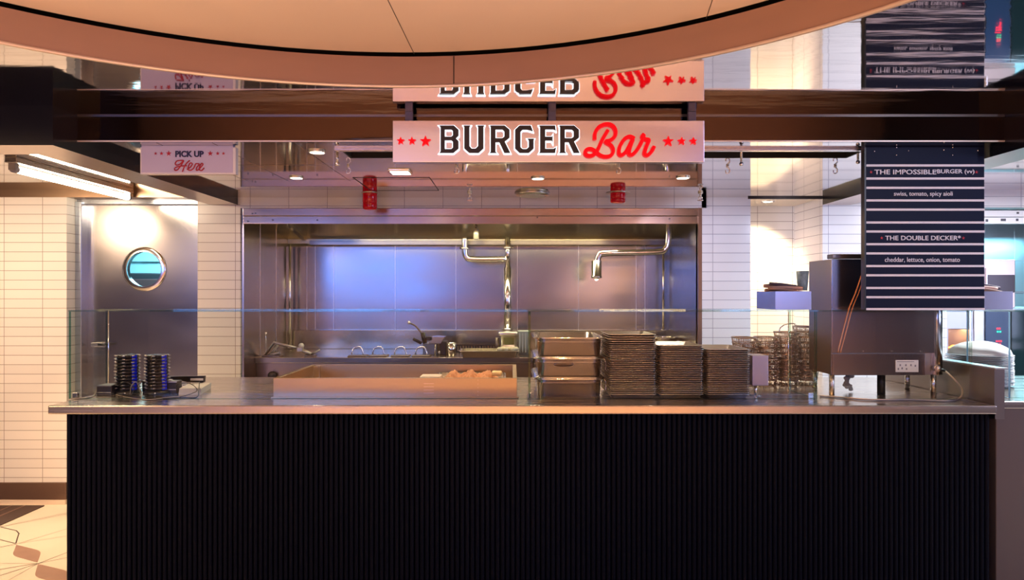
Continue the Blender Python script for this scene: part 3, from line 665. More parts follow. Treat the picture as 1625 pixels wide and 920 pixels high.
for (u, v) in ((1381.5, 273), (1549, 273), (1398.5, 377.5), (1528, 377.5)):
    curve_shape('star', [star(X(u, mf), Z(v, mf), 2.6 * mf / F)], mf - 0.002, 0.002, REDPAINT, t)
for (u, v) in ((1387, 235), (1422, 229), (1422, 241), (1441, 234), (1497, 233), (1511, 229), (1511, 241), (1551, 234)):
    B().sphere((X(u, mf), mf - 0.001, Z(v + 5, mf)), 0.0035, 8).build('screw', CHROME, t)

# ------------------------------------------------------------------ fluorescent tube at the left
tx = -2.88
t = thing('tube_light', 'lit fluorescent tube light under the low ceiling at the left', 'lamp', (tx, 4.6, HL))
B().box(tx - 0.035, tx + 0.035, 3.98, 5.21, HL - 0.035, HL, 0.004).build('housing', STEEL, t)
B().cyl((tx, 4.03, 2.318), (tx, 5.19, 2.318), 0.020, n=20).build('tube', TUBE, t)
for ya, yb, yc, ye in ((4.00, 4.03, 3.99, 4.02), (5.19, 5.21, 5.19, 5.21)):
    b = B(); b.cyl((tx, ya, 2.318), (tx, yb, 2.318), 0.022); b.box(tx - 0.02, tx + 0.02, yc, ye, 2.31, HL - 0.035); b.build('end_cap', mat('lamp cap', (0.45, 0.45, 0.5), 0.4, 0.4), t)

# ------------------------------------------------------------------ ceiling fittings
def at_ceiling(px, py): Y = (HI - EYE) * F / (465.0 - py); return X(px, Y), Y
def downlight(px, py, r, label):
    x, y = at_ceiling(px, py); t = thing('downlight', label, 'lamp', (x, y, HI), group='recessed ceiling downlights')
    B().lathe_axis((x, y, HI - 0.008), (x, y, HI), [(0, r * 0.8), (0, r * 0.95), (1, r), (1, r * 0.8), (0, r * 0.8)], 28, False).build('ring', CHROME, t)
    B().cyl((x, y, HI - 0.004), (x, y, HI - 0.001), r * 0.8, n=28).build('lens', LAMPON, t)
downlight(503, 240, 0.045, 'small round ceiling downlight left of the black ceiling slot')
downlight(470, 281, 0.045, 'round ceiling downlight between the pick up sign and red beacon')
downlight(853, 282, 0.045, 'round ceiling downlight below the middle of the burger sign')
downlight(1083, 281, 0.045, 'round ceiling downlight below the right end of the burger sign')
x, y = at_ceiling(635, 272)
t = thing('square_downlight', 'larger bright ceiling lamp just under the left end of the burger sign', 'lamp', (x, y, HI))
B().loft(x, y, [(0.11, 0.12, 0.01, HI - 0.010), (0.13, 0.14, 0.01, HI - 0.010), (0.13, 0.14, 0.01, HI)], capend=False).build('frame', CHROME, t)
B().box(x - 0.055, x + 0.055, y - 0.06, y + 0.06, HI - 0.009, HI - 0.004).build('lens', LAMPON, t)
x, y = at_ceiling(844, 306)
t = thing('round_ceiling_lamp', 'flat round steel ceiling lamp centred above the hood', 'lamp', (x, y, HI))
B().lathe_axis((x, y, HI - 0.022), (x, y, HI), [(0, 0.01), (0, 0.115), (0.5, 0.125), (1, 0.128)], 40, True).build('body', STEEL, t)
B().cyl((x, y, HI - 0.026), (x, y, HI - 0.022), 0.09, n=36).build('diffuser', PAPER, t)
x = 2.02; y = 5.47
t = thing('niche_lamp', 'small round lamp in the ceiling of the bright tiled niche', 'lamp', (x, y, HI))
B().lathe_axis((x, y, HI - 0.008), (x, y, HI), [(0, 0.035), (0, 0.05), (1, 0.055)], 24, False).build('ring', CHROME, t)
B().cyl((x, y, HI - 0.006), (x, y, HI - 0.002), 0.036, n=24).build('lens', LAMPON, t)
def beacon(px, w, zlow, label, Y, flange):
    x = X(px, Y); t = thing('beacon_light', label, 'beacon', (x, Y, HI), group='red beacons under the polished ceiling')
    B().lathe_axis((x, Y, HI), (x, Y, zlow), [(0, w * 0.94), (0.06, w), (0.55, w), (0.57, w * 0.955), (0.60, w), (0.86, w), (0.96, w * 0.9), (1.0, w * 0.6)], 32, True).build('lens', REDGLASS, t)
    b = B(); b.lathe_axis((x, Y, HI - 0.004), (x, Y, HI), [(0, flange), (1, flange)], 32, True)
    b.build('flange', STEEL, t)
    B().cyl((x, Y, HI - 0.004), (x, Y, zlow + 0.03), w * 0.35, n=16).build('bulb', mat('beacon core', (0.9, 0.05, 0.05), 0.3, emit=(1, 0.05, 0.03), estr=0.06), t)
beacon(586.5, 0.052, Z(333, 5.02), 'tall red beacon lamp hanging left of centre above the hood', 5.02, 0.060)
beacon(980, 0.055, Z(322, 5.02), 'short red beacon lamp with steel flange at right above the hood', 5.02, 0.085)
def sprinkler(px, Y, label):
    x = X(px, Y); t = thing('sprinkler', label, 'sprinkler', (x, Y, HI), group='ceiling sprinklers')
    b = B(); b.cyl((x, Y, HI), (x, Y, HI - 0.012), 0.018); b.cyl((x, Y, HI - 0.012), (x, Y, HI - 0.035), 0.006)
    b.tube([(x - 0.006, Y, HI - 0.03), (x - 0.014, Y, HI - 0.042), (x, Y, HI - 0.056)], 0.002, 6); b.tube([(x + 0.006, Y, HI - 0.03), (x + 0.014, Y, HI - 0.042), (x, Y, HI - 0.056)], 0.002, 6)
    b.build('body', CHROME, t); B().cyl((x, Y, HI - 0.056), (x, Y, HI - 0.059), 0.022).build('deflector', CHROME, t)
sprinkler(745, 5.0, 'small steel ceiling sprinkler right of the tall red beacon')
sprinkler(1111, 5.0, 'small steel ceiling sprinkler above the right jamb of the kitchen opening')
def rod(px, Y, drop, label):
    x = X(px, Y); t = thing('hanging_rod', label, 'hanger', (x, Y, HI), group='short steel rods below the ceiling slot')
    B().cyl((x, Y, HI + (0.13 if SX0 < x < SX1 else 0)), (x, Y, HI - drop), 0.006).build('rod', STEEL, t); b = B(); b.sphere((x, Y, HI - drop - 0.006), 0.011); b.build('knob', CHROME, t)
rod(535, 3.60, 0.05, 'short steel rod with ball end left of the burger sign')
rod(1176, 3.60, 0.05, 'short steel rod with ball end right of the burger sign')
rod(1361, 3.60, 0.04, 'short steel rod with ball end beside the menu board')
def hook(px, Y, label):
    x = X(px, Y); t = thing('ceiling_hook', label, 'hook', (x, Y, HI), group='ceiling hooks behind the burger sign')
    B().cyl((x, Y, HI), (x, Y, HI - 0.01), 0.008).build('mount', STEEL, t)
    B().tube([(x, Y, HI - 0.01), (x + 0.012, Y, HI - 0.022), (x + 0.008, Y, HI - 0.042), (x - 0.008, Y, HI - 0.042), (x - 0.010, Y, HI - 0.026)], 0.0035, 8).build('ring', CHROME, t)
hook(552, 3.95, 'small curved steel ceiling hook under the left end of the slot')
hook(724, 3.95, 'small curved steel ceiling hook under the letter U of the sign')
hook(981, 3.95, 'small curved steel ceiling hook under the letter B of the script')
hook(1154, 3.95, 'small curved steel ceiling hook right of the sign')
hook(1325, 3.95, 'small dark steel ceiling hook left of the menu board')

# ------------------------------------------------------------------ hood and cook line
t = thing('range_hood', 'wide stainless steel hood across the kitchen opening', 'hood', (-0.32, 5.8, 2.05))
hx0, hx1 = RX0 + 0.02, RX1
b = B(); b.box(hx0, hx1, YW + 0.0, YW + 0.03, 2.188, 2.244, 0.002); b.box(hx0, hx1, YW + 0.004, YW + 0.03, 2.126, 2.184, 0.002); b.build('front_band', mat('hood band', (0.50, 0.38, 0.31), 0.26, 1.0), t)
for px, v in ((400, 339), (405, 338), (393, 351), (432, 349), (503, 349), (852, 345), (1062, 347)): B().cyl((X(px, YW), YW - 0.002, Z(v, YW)), (X(px, YW), YW + 0.006, Z(v, YW)), 0.006, n=8).build('band_screw', DARKSTEEL, t)
b = B(); b.prism([(YW + 0.03, 2.20), (5.75, 2.20), (6.30, 2.09), (6.30, 2.05), (6.34, 2.03), (YR, 2.03), (YR, 2.24), (YW + 0.03, 2.24)], 'x', hx0 + 0.002, hx1 - 0.002); b.build('canopy', OLIVE, t)
b = B(); b.box(-1.83, hx1 - 0.01, 6.26, 6.31, 2.035, 2.075, 0.003); b.build('grease_gutter', mat('gutter steel', (0.35, 0.31, 0.27), 0.25, 1.0), t)
b = B(); b.prism([(5.74, 2.195), (5.76, 2.195), (6.30, 2.085), (6.28, 2.075)], 'x', -1.90, -1.87); b.build('side_rib', CHROME, t)
def pipe(pts, r, b=None):
    b = b or B(); return b.tube(pts, r, 14, sub=5)
def elbow(p, q, s, rad):
    """rounded corner points at q between p and s"""
    p, q, s = Vector(p), Vector(q), Vector(s); a = q + (p - q).normalized() * rad; c = q + (s - q).normalized() * rad
    return [a, a * 0.25 + q * 0.5 + c * 0.25, c]
# drain pipe with two legs
yp = 6.1
t = thing('vertical_pipe', 'chrome pipe loop rising from the cook line to the hood', 'pipe', (X(805, yp), yp, 1.25))
p0, p1, p2, p3 = P(737, 376, yp), P(737, 411, yp), P(805, 411, yp), P(805, 376, yp)
b = B(); b.tube([p0] + elbow(p0, p1, p2, 0.07) + [p2], 0.026, 16, sub=5); b.build('bent_pipe', CHROME, t)
b = B(); b.cyl(p3, P(805, 424, yp), 0.024); b.cyl(P(805, 424, yp), P(805, 530, yp), 0.033); b.build('riser', CHROME, t)
for p in (P(737, 394, yp), P(805, 393, yp), P(805, 522, yp)): B().lathe_axis(p - Vector((0, 0, 0.009)), p + Vector((0, 0, 0.009)), [(0, 0.046), (1, 0.046)], 20).build('flange', CHROME, t)
B().cyl(P(805, 393, yp), P(815, 393, yp), 0.008).build('valve_stem', CHROME, t)
# right swan-neck lamp pipe
t = thing('heat_lamp_pipe', 'chrome swan neck pipe with a cylinder nozzle hanging under the hood', 'pipe', (X(1060, 5.8), 5.8, 2.1)); yq = 5.8
a, c, d, e = P(1060, 340, yq), P(1060, 399, yq), P(947, 402, yq), P(947, 416, yq)
b = B(); b.tube([a] + elbow(a, c, d, 0.10) + elbow(c, d, e, 0.075), 0.026, 16, sub=5); b.build('neck', CHROME, t)
b = B(); b.lathe_axis(P(946, 413, yq), P(946, 443, yq), [(0, 0.025), (0.03, 0.042), (0.82, 0.042), (0.84, 0.046), (0.93, 0.046), (0.95, 0.02), (1, 0.018)], 24); b.build('nozzle', CHROME, t)
b = B(); b.sphere(P(946, 442, yq), 0.016); b.build('tip', LAMPON, t)
for (px, v0, v1, lab) in ((459.5, 388, 548, 'thin bright rod in the left corner of the kitchen recess'), (1052, 392, 528, 'thin bright rod in the right corner of the kitchen recess')):
    Yv = 6.30; p = P(px, v0, Yv); q = P(px, v1, Yv); q.z = 1.261 if px > 800 else 1.10
    t = thing('corner_rod', lab, 'rod', q, group='thin rods in the recess corners'); B().cyl(p, q, 0.011 if px < 800 else 0.009).build('shaft', CHROME, t)
    B().cyl(q, q + Vector((0, 0, 0.01)), 0.02).build('foot', STEEL, t)
t = thing('hood_lamp', 'small glass jar lamp hanging under the hood above the pipe loop', 'lamp', P(755, 372, 5.9))
B().lathe_axis(P(755, 362, 5.9), P(755, 380, 5.9), [(0, 0.012), (0.1, 0.024), (0.95, 0.024), (1, 0.015)], 18).build('jar', mat('frosted jar', (0.7, 0.68, 0.55), 0.2, 0.3), t)
B().cyl((X(755, 5.9), 5.9, 2.165), P(755, 362, 5.9), 0.008).build('stem', DARKSTEEL, t)

# cook line
t = thing('cook_line', 'long stainless steel griddle counter at the back of the kitchen', 'counter', (-0.9, 5.9, 0))
B().box(RX0 + 0.022, X(845, 5.5), 5.50, YR - 0.082, 1.045, 1.09, 0.004).build('worktop', mat('griddle top steel', (0.36, 0.32, 0.30), 0.26, 1.0), t)
B().box(RX0 + 0.022, X(845, 5.5), 5.53, YR - 0.082, 0.0, 1.045).build('body', mat('griddle body', (0.35, 0.26, 0.22), 0.35, 1.0), t)
for kx in (431, 560): B().sphere(P(kx, 596, 5.5), 0.035, 14, (1, 0.6, 1)).build('knob', BLACK, t)
t = thing('fryer_counter', 'stainless steel fryer counter behind the stacked pans', 'counter', (0.8, 5.9, 0))
B().box(X(847, 5.5), RX1 - 0.002, 5.52, YR - 0.082, 0.0, 1.04, 0.004).build('body', STEEL, t)
B().box(X(847, 5.5), RX1 - 0.002, 5.50, YR - 0.082, 1.04, 1.09, 0.004).build('worktop', COUNTER, t)
W = 1.09
def bowl(px, py, r, label):
    Yb = 5.95; x = X(px, Yb); t = thing('mixing_bowl', label, 'bowl', (x, Yb, W), group='steel bowls on the fryer counter'); h = Z(py, Yb) - W
    B().lathe_axis((x, Yb, W), (x, Yb, W + h), [(0, r * 0.5), (0.5, r * 0.85), (1, r * 0.97), (1, r), (0.97, r * 0.93), (0.5, r * 0.8), (0.06, r * 0.45)], 32, True).build('shell', CHROME, t)
    b = B(); b.tube([(x + r * math.cos(a), Yb + r * math.sin(a), W + h) for a in [2 * math.pi * k / 24 for k in range(24)]], 0.004, 6, sub=2, closed=True); b.build('rim', CHROME, t)
bowl(1052, 535, 0.12, 'round steel bowl standing behind the middle stack of sheet pans')
bowl(1098, 536, 0.085, 'smaller steel bowl beside the right jamb of the kitchen recess')
# four hooped handles
for i, px in enumerate((567, 600, 635, 668)):
    Yh = 5.6; x = X(px, Yh); t = thing('hoop_handle_lid', ['leftmost of the four hoop handled lids on the griddle counter', 'second from the left of the hoop handled lids on the griddle', 'third from the left of the hoop handled lids on the griddle', 'hoop handled lid in front of the black lever slicer'][i], 'lid', (x, Yh, W), group='hoop handled lids on the griddle counter')
    b = B(); q = 0.045; zt = Z(551, Yh); b.tube([(x - q, Yh, W), (x - q, Yh, zt - 0.035), (x - q * 0.6, Yh + 0.004, zt - 0.004), (x + q * 0.5, Yh + 0.004, zt), (x + q, Yh, zt - 0.045), (x + q, Yh, W)], 0.0065, 8, sub=5); b.build('handle', CHROME, t)
    B().loft(x, Yh + 0.02, [(0.15, 0.12, 0.01, W), (0.15, 0.12, 0.01, W + 0.008), (0.13, 0.10, 0.01, W + 0.012)], capstart=True).build('plate', DARKSTEEL, t)
# bent bar grill press with ball
Yk = 5.62
def K(u, v, dy=0): q = P(380 + u * 0.1414, 510 + v * 0.1413, Yk); return (q.x, q.y + dy, q.z)
t = thing('lever_press', 'bent grey bar press with ball knob lying on the griddle counter', 'press', (K(400, 405)[0], Yk, W))
b = B(); b.tube([K(275, 395), K(385, 232), K(650, 300)], 0.010, 8, False); b.tube([K(305, 400, .04), K(410, 270, .04)], 0.009, 8, False); b.tube([K(320, 388), K(450, 345)], 0.016, 8, False); b.tube([K(700, 320), K(800, 368)], 0.016, 10, False); b.tube([K(800, 370), K(900, 318)], 0.007, 8, False)
b.build('lever', mat('cast grey metal', (0.50, 0.46, 0.42), 0.35, 0.8), t)
b = B(); c = K(690, 272); b.sphere(c, 0.023, 16); b.build('knob', BONE, t)
b = B(); c0, c1 = K(645, 340), K(712, 285); b.box(c0[0], c1[0], Yk - 0.02, Yk + 0.02, c0[2], c1[2], 0.006); b.build('block', _M['cast grey metal'], t)
b = B(); c0, c1 = K(740, 405), K(850, 375); b.box(c0[0], c1[0], Yk - 0.05, Yk + 0.05, W, c1[2], 0.006); b.build('base', DARKSTEEL, t); B().box(K(270, 0)[0], K(470, 0)[0], Yk - 0.05, Yk + 0.06, W, W + 0.008, 0.002).build('foot_plate', DARKSTEEL, t)
t = thing('tap', 'thin chrome tap standing left of the bent lever press', 'tap', (K(225, 400)[0], 5.75, W))
x = K(225, 0)[0]; b = B(); b.tube([(x, 5.75, W), (x, 5.75, W + .14), (x - .01, 5.75, W + .17)], 0.008, 8); b.tube([(x, 5.75, W + .10), (x - .05, 5.75, W + .12), (x - .10, 5.75, W + .10)], 0.006, 8); b.build('spout', CHROME, t)
B().sphere((x, 5.75, W + .175), 0.014).build('knob', CHROME, t)
# black lever slicer
Ys = 5.75
def Q(u, v, dy=0): q = P(640 + u * 0.1521, 500 + v * 0.1522, Ys); return Vector((q.x, q.y + dy, q.z))
t = thing('lever_slicer', 'steel slicer with black upright lever on the griddle counter', 'slicer', (Q(320, 430).x, Ys, W))
b = B(); b.box(Q(210, 0).x, Q(360, 0).x, Ys - 0.06, Ys + 0.12, W, Q(0, 290).z, 0.006); b.build('body', mat('slicer steel', (0.24, 0.23, 0.22), 0.3, 1.0), t)
b = B(); b.prism([(Q(270, 0).x, Q(0, 285).z), (Q(300, 0).x, Q(0, 220).z), (Q(430, 0).x, Q(0, 225).z), (Q(395, 0).x, Q(0, 290).z)], 'y', Ys - 0.07, Ys + 0.13); b.build('top_cover', CHROME, t)
b = B(); b.box(Q(380, 0).x, Q(450, 0).x, Ys - 0.05, Ys + 0.12, W, Q(0, 270).z, 0.008); b.build('side_block', BLACK, t)
b = B(); b.tube([Q(75, 75, -.08), Q(140, 110, -.08), Q(205, 190, -.08)], 0.007, 8); b.build('lever', DARKSTEEL, t)
b = B(); b.tube([Q(212, 175, -.08), Q(235, 285, -.08)], 0.019, 10, False); b.tube([Q(115, 240, -.08), Q(200, 285, -.08)], 0.013, 10, False); b.box(Q(250, 0).x, Q(305, 0).x, Ys - 0.1, Ys - 0.06, Q(0, 255).z, Q(0, 215).z, 0.008); b.build('grip', BLACK, t)
b = B(); b.sphere(Q(72, 75, -.08), 0.015, 12); b.build('ball_end', CHROME, t)
b = B(); b.cyl(Q(340, 300, -.07), (Q(335, 0).x, Ys - 0.07, W), 0.006); b.sphere(Q(380, 380, -.07), 0.012); b.build('guide_rod', CHROME, t)
x = X(716, 5.65); t = thing('steel_cup', 'tall steel cup between the slicer and the long tray', 'cup', (x, 5.65, W))
B().lathe_axis((x, 5.65, W), (x, 5.65, Z(544, 5.65)), [(0, 0.034), (1, 0.036), (1, 0.033), (0.05, 0.031)], 24).build('cup_body', CHROME, t)
b = B(); b.tube([(x + 0.036 * math.cos(k * math.pi / 8), 5.65 + 0.036 * math.sin(k * math.pi / 8), Z(544, 5.65)) for k in range(16)], 0.002, 6, sub=2, closed=True); b.build('rim', CHROME, t)
x0, x1 = X(727, 5.35), X(823, 5.35)
b = B(); tray_bm(b, (x0 + x1) / 2, 5.60, W, x1 - x0 + 0.02, 0.30, 0.055, 0.03, 0.010, 0.02); o = b.build('long_tray', PANM, None, ((x0 + x1) / 2, 5.60, W)); tag(o, 'long shallow tray on the griddle counter beneath the pipe loop', 'tray')
b = B(); 
for k in range(9): b.sphere((X(798 + 3.3 * k, 5.6) - 0.03, 5.58 + 0.02 * (k % 3), W + 0.058), 0.022, 8, (1, 1, 0.8))
o = b.build('crumpled_cloth', mat('cream cloth', (0.82, 0.74, 0.52), 0.7), None, (X(808, 5.6), 5.6, W + 0.045)); tag(o, 'crumpled cream cloth in the right end of the long tray', 'cloth')
t = thing('grill_grate', 'black slotted grill grate standing behind the long tray', 'grate', (X(757, 6.0), 6.0, W))
b = B(); gx0, gx1 = X(722, 6.0), X(792, 6.0); b.box(gx0, gx1, 5.99, 6.01, W, W + 0.012)
for k in range(16): xk = gx0 + (gx1 - gx0) * (k + 0.5) / 16; b.box(xk - 0.006, xk + 0.006, 5.985, 6.015, W + 0.012, W + 0.055)
b.box(gx0, gx1, 5.99, 6.01, W + 0.055, W + 0.068); b.build('bars', BLACK, t)
# juicer like dispenser under the riser
x = X(807, 5.95); t = thing('sauce_warmer', 'square steel warmer with green window under the pipe riser', 'warmer', (x, 5.95, W))
B().loft(x, 5.95, [(0.15, 0.15, 0.02, W), (0.15, 0.15, 0.02, W + 0.05), (0.135, 0.135, 0.02, W + 0.06), (0.14, 0.14, 0.02, W + 0.15)], capstart=True).build('body', mat('warmer steel', (0.5, 0.48, 0.40), 0.3, 1.0), t)
B().loft(x, 5.95, [(0.17, 0.17, 0.02, W + 0.150), (0.18, 0.18, 0.02, W + 0.158), (0.18, 0.18, 0.02, W + 0.178), (0.12, 0.12, 0.02, W + 0.185)], capstart=True).build('lid', CHROME, t)
B().box(x - 0.045, x + 0.045, 5.875, 5.885, W + 0.075, W + 0.135, 0.003).build('window', mat('olive window', (0.35, 0.36, 0.10), 0.25), t)
B().cyl((x - 0.10, 5.93, W), (x - 0.10, 5.93, W + 0.13), 0.016).build('side_spout', DARKSTEEL, t)
x = X(831, 5.8); t = thing('tall_container', 'tall frosted pale container beside the glass joint', 'container', (x, 5.8, W))
B().loft(x, 5.8, [(0.085, 0.12, 0.01, W), (0.10, 0.14, 0.012, W + 0.185), (0.105, 0.145, 0.012, W + 0.19), (0.105, 0.145, 0.012, W + 0.196), (0.09, 0.13, 0.01, W + 0.196), (0.08, 0.11, 0.01, W + 0.01)], capstart=True).build('tub', mat('frosted plastic', (0.55, 0.60, 0.52), 0.35), t)
b = B()
for k in range(4): b.box(x - 0.04 + 0.024 * k, x - 0.034 + 0.024 * k, 5.728, 5.742, W + 0.02, W + 0.18, 0.002)
b.build('rib', mat('frosted plastic rib', (0.66, 0.70, 0.64), 0.35), t)

# ------------------------------------------------------------------ deep pans beside the glass joint
HP = (X(846, 3.55) + X(961, 3.55)) / 2
hw, hd, hh = 0.365, 0.52, 0.093
def pan_thing(z, label, lid):
    t = thing('hotel_pan', label, 'pan', (HP, 3.80, z), group='deep steel pans stacked by the glass joint')
    b = B(); tray_bm(b, HP, 3.80, z, hw, hd, hh, 0.045, 0.016, 0.006, 0.0015); b.build('body', PANM, t)
    b = B(); b.loft(HP, 3.80, [(hw + 0.004, hd + 0.004, 0.06, z + hh - 0.005), (hw + 0.008, hd + 0.008, 0.06, z + hh - 0.0025), (hw + 0.004, hd + 0.004, 0.06, z + hh), (hw - 0.006, hd - 0.006, 0.058, z + hh), (hw - 0.006, hd - 0.006, 0.058, z + hh - 0.005), (hw + 0.004, hd + 0.004, 0.06, z + hh - 0.005)], capend=False); b.build('rim', mat('bright pan rim', (0.85, 0.76, 0.66), 0.12, 1.0), t)
    b = B(); b.loft(HP, 3.80, [(hw - 0.034, hd - 0.034, 0.044, z + hh * 0.74), (hw - 0.030, hd - 0.030, 0.044, z + hh * 0.76), (hw - 0.034, hd - 0.034, 0.044, z + hh * 0.78)], capend=False); b.build('stacking_ridge', PANM, t)
    if lid:
        b = B(); b.loft(HP, 3.80, [(hw - 0.01, hd - 0.01, 0.05, z + hh), (hw - 0.01, hd - 0.01, 0.05, z + hh + 0.003), (hw - 0.06, hd - 0.06, 0.04, z + hh + 0.010)], capstart=True); b.build('cover', PANM, t)
        b = B(); b.tube([(HP + hw / 2 + 0.0, 3.62, z + hh - 0.002), (HP + hw / 2 + 0.012, 3.62, z + hh - 0.03), (HP + hw / 2 + 0.010, 3.62, z + 0.02)], 0.003, 6); b.build('clip', CHROME, t)
    return t
pan_thing(CT, 'bottom covered deep steel pan of three stacked beside the glass joint', True)
t = pan_thing(CT + 0.105, 'middle covered deep steel pan, with an oval stamp on its side', True)
b = B(); yy = 3.80 - hd / 2 + 0.0185; b.tube([(HP - 0.03 + 0.05 * math.cos(a), yy, CT + 0.105 + 0.055 + 0.008 * math.sin(a)) for a in [2 * math.pi * k / 20 for k in range(20)]], 0.0009, 5, closed=True, sub=2); b.build('stamp', mat('stamp steel', (0.36, 0.31, 0.27), 0.3, 1.0), t)
pan_thing(CT + 0.210, 'topmost open deep steel pan, glowing inside, beside the glass joint', False)

# ------------------------------------------------------------------ sheet pan stacks
PIT = 0.0094
def sheet_proto(w_, d_, x, y, z, label, group):
    b = B(); tray_bm(b, x, y, z, w_, d_, 0.020, 0.018, 0.004, 0.014, 0.001)
    o = b.build('sheet_pan', TRAYM, None, (x, y, z)); return tag(o, label, 'sheet pan', group)
def sheet_stack(px0, px1, pytop, where, group, extra=None):
    Yf = 3.50; x0, x1 = X(px0, Yf), X(px1, Yf); xc = (x0 + x1) / 2; w_ = x1 - x0 - 0.004; d_ = 0.34; yc = Yf + d_ / 2
    n = int(round((Z(pytop, Yf) - CT - 0.02) / PIT)) + 1; proto = None
    for k in range(n):
        z = CT + PIT * k; i = n - 1 - k
        dx, dy, rz = random.uniform(-.0012, .0012), random.uniform(-.002, .002), 0.0
        if extra: z2, dx2, rz2 = extra(k, n); dx += dx2; rz = rz2; z += z2
        if extra is None or abs(rz) < 1e-6: rz = random.uniform(-0.004, 0.004)
        lab = 'thin aluminium sheet pan, %s, %s' % (nth(i, n), where)
        if proto is None: proto = sheet_proto(w_, d_, xc, yc, CT, lab, group); o = proto
        else:
            o = proto.copy(); COL.objects.link(o); o['label'] = lab
        o.location = (xc + dx, yc + dy, z); o.rotation_euler = (0, 0, rz)
    return n
def ex1(k, n):
    i = n - 1 - k
    if i < 5: return (0.002 * (5 - i), [0.0, 0.003, -0.004, 0.004, -0.002][i], 0.0)
    if i == 12: return (0.0, -0.010, 0.05)
    return (0, 0, 0)
sheet_stack(965, 1043, 535, 'in the stack next to the deep pans', 'sheet pans in the stack beside the deep pans', ex1)
sheet_stack(1045, 1118, 547, 'in the middle one of three stacks', 'sheet pans in the middle stack')
sheet_stack(1120, 1192, 553, 'in the stack beside the lilac box', 'sheet pans in the stack by the small box')

# ------------------------------------------------------------------ small box on a leg
Yc = 3.55; t = thing('pedestal_box', 'small lilac grey steel box on a thin leg right of the sheet pans', 'box', (X(1205, Yc), Yc + 0.05, CT))
B().box(X(1193.5, Yc), X(1219, Yc), Yc, Yc + 0.12, Z(612, Yc), Z(564, Yc), 0.003).build('box_body', mat('lilac steel', (0.42, 0.40, 0.55), 0.35, 0.7), t)
B().cyl((X(1204, Yc), Yc + 0.05, CT), (X(1204, Yc), Yc + 0.05, Z(612, Yc)), 0.008).build('leg', CHROME, t)
B().cyl((X(1204, Yc), Yc + 0.05, CT), (X(1204, Yc), Yc + 0.05, CT + 0.004), 0.03).build('foot', STEEL, t)

# ------------------------------------------------------------------ wire baskets
WIRE = mat('basket wire', (0.42, 0.29, 0.22), 0.28, 1.0)
def basket_mesh(x, y, z):
    b = B(); wt, dt, wb, db, h = 0.055, 0.080, 0.045, 0.068, 0.060
    def ring(a, c, zz, r): 
        pts = []
        for k in range(16):
            an = 2 * math.pi * k / 16; cs, sn = math.cos(an), math.sin(an)
            pts.append((x + a * math.copysign(abs(cs) ** 0.5, cs), y + c * math.copysign(abs(sn) ** 0.5, sn), zz))
        b.tube(pts, r, 5, closed=True, smooth_path=False)
    ring(wt, dt, z + h, 0.0040); ring(wt * 0.93, dt * 0.95, z + h * 0.66, 0.0022); ring(wt * 0.88, dt * 0.9, z + h * 0.33, 0.0022); ring(wb, db, z + 0.002, 0.0026)
    for k in range(22):
        an = 2 * math.pi * (k + 0.5) / 22; cs, sn = math.cos(an), math.sin(an); f = lambda v: math.copysign(abs(v) ** 0.5, v)
        b.tube([(x + wt * f(cs), y + dt * f(sn), z + h), (x + wb * f(cs), y + db * f(sn), z + 0.002)], 0.0020, 4, False)
    for k in range(-2, 3):
        b.tube([(x + k * 0.016, y - db, z + 0.002), (x + k * 0.016, y + db, z + 0.002)], 0.0012, 4, False); b.tube([(x - wb, y + k * 0.024, z + 0.003), (x + wb, y + k * 0.024, z + 0.003)], 0.0012, 4, False)
    return b
names4 = ['left stack behind the sheet pans', 'stack behind the small box', 'stack by the glass corner', 'right stack beside the toaster']
Yk2 = 4.0; bproto = None
for s, (px, top) in enumerate(((1180, 533), (1214, 529), (1247, 520), (1277, 517))):
    xc = X(px, Yk2); pit = 0.0305; n = int((Z(top, Yk2) - CT - 0.06) / pit) + 1
    for k in range(n):
        z = CT + pit * k + (0.002 if s % 2 else 0); i = n - 1 - k
        lab = 'wire basket, %s, in the %s' % (nth(i, n), names4[s])
        if bproto is None: bproto = basket_mesh(xc, Yk2, CT).build('wire_basket', WIRE, None, (xc, Yk2, CT)); o = bproto; o['category'] = 'basket'
        else: o = bproto.copy(); COL.objects.link(o)
        o['label'] = lab; o['group'] = 'wire baskets in the ' + names4[s]
        o.location = (xc + random.uniform(-.003, .003), Yk2 + random.uniform(-.004, .004), z); o.rotation_euler = (0, 0, random.uniform(-.05, .05))
ytop = Z(529, Yk2) + 0.004
b = B(); xa, xb = X(1236, Yk2), X(1262, Yk2); zz = CT + 0.0305 * 9 + 0.064
b.tube([P(1236, 527, 3.93), P(1238, 520, 3.93), P(1247, 514.5, 3.93), P(1260, 513.5, 3.93), P(1263, 518, 3.93), P(1264, 527, 3.93)], 0.0035, 8); o = b.build('bent_wire', CHROME, None, (xa, Yk2 - 0.05, zz)); tag(o, 'curved thick steel wire sticking up from the wire baskets', 'wire')

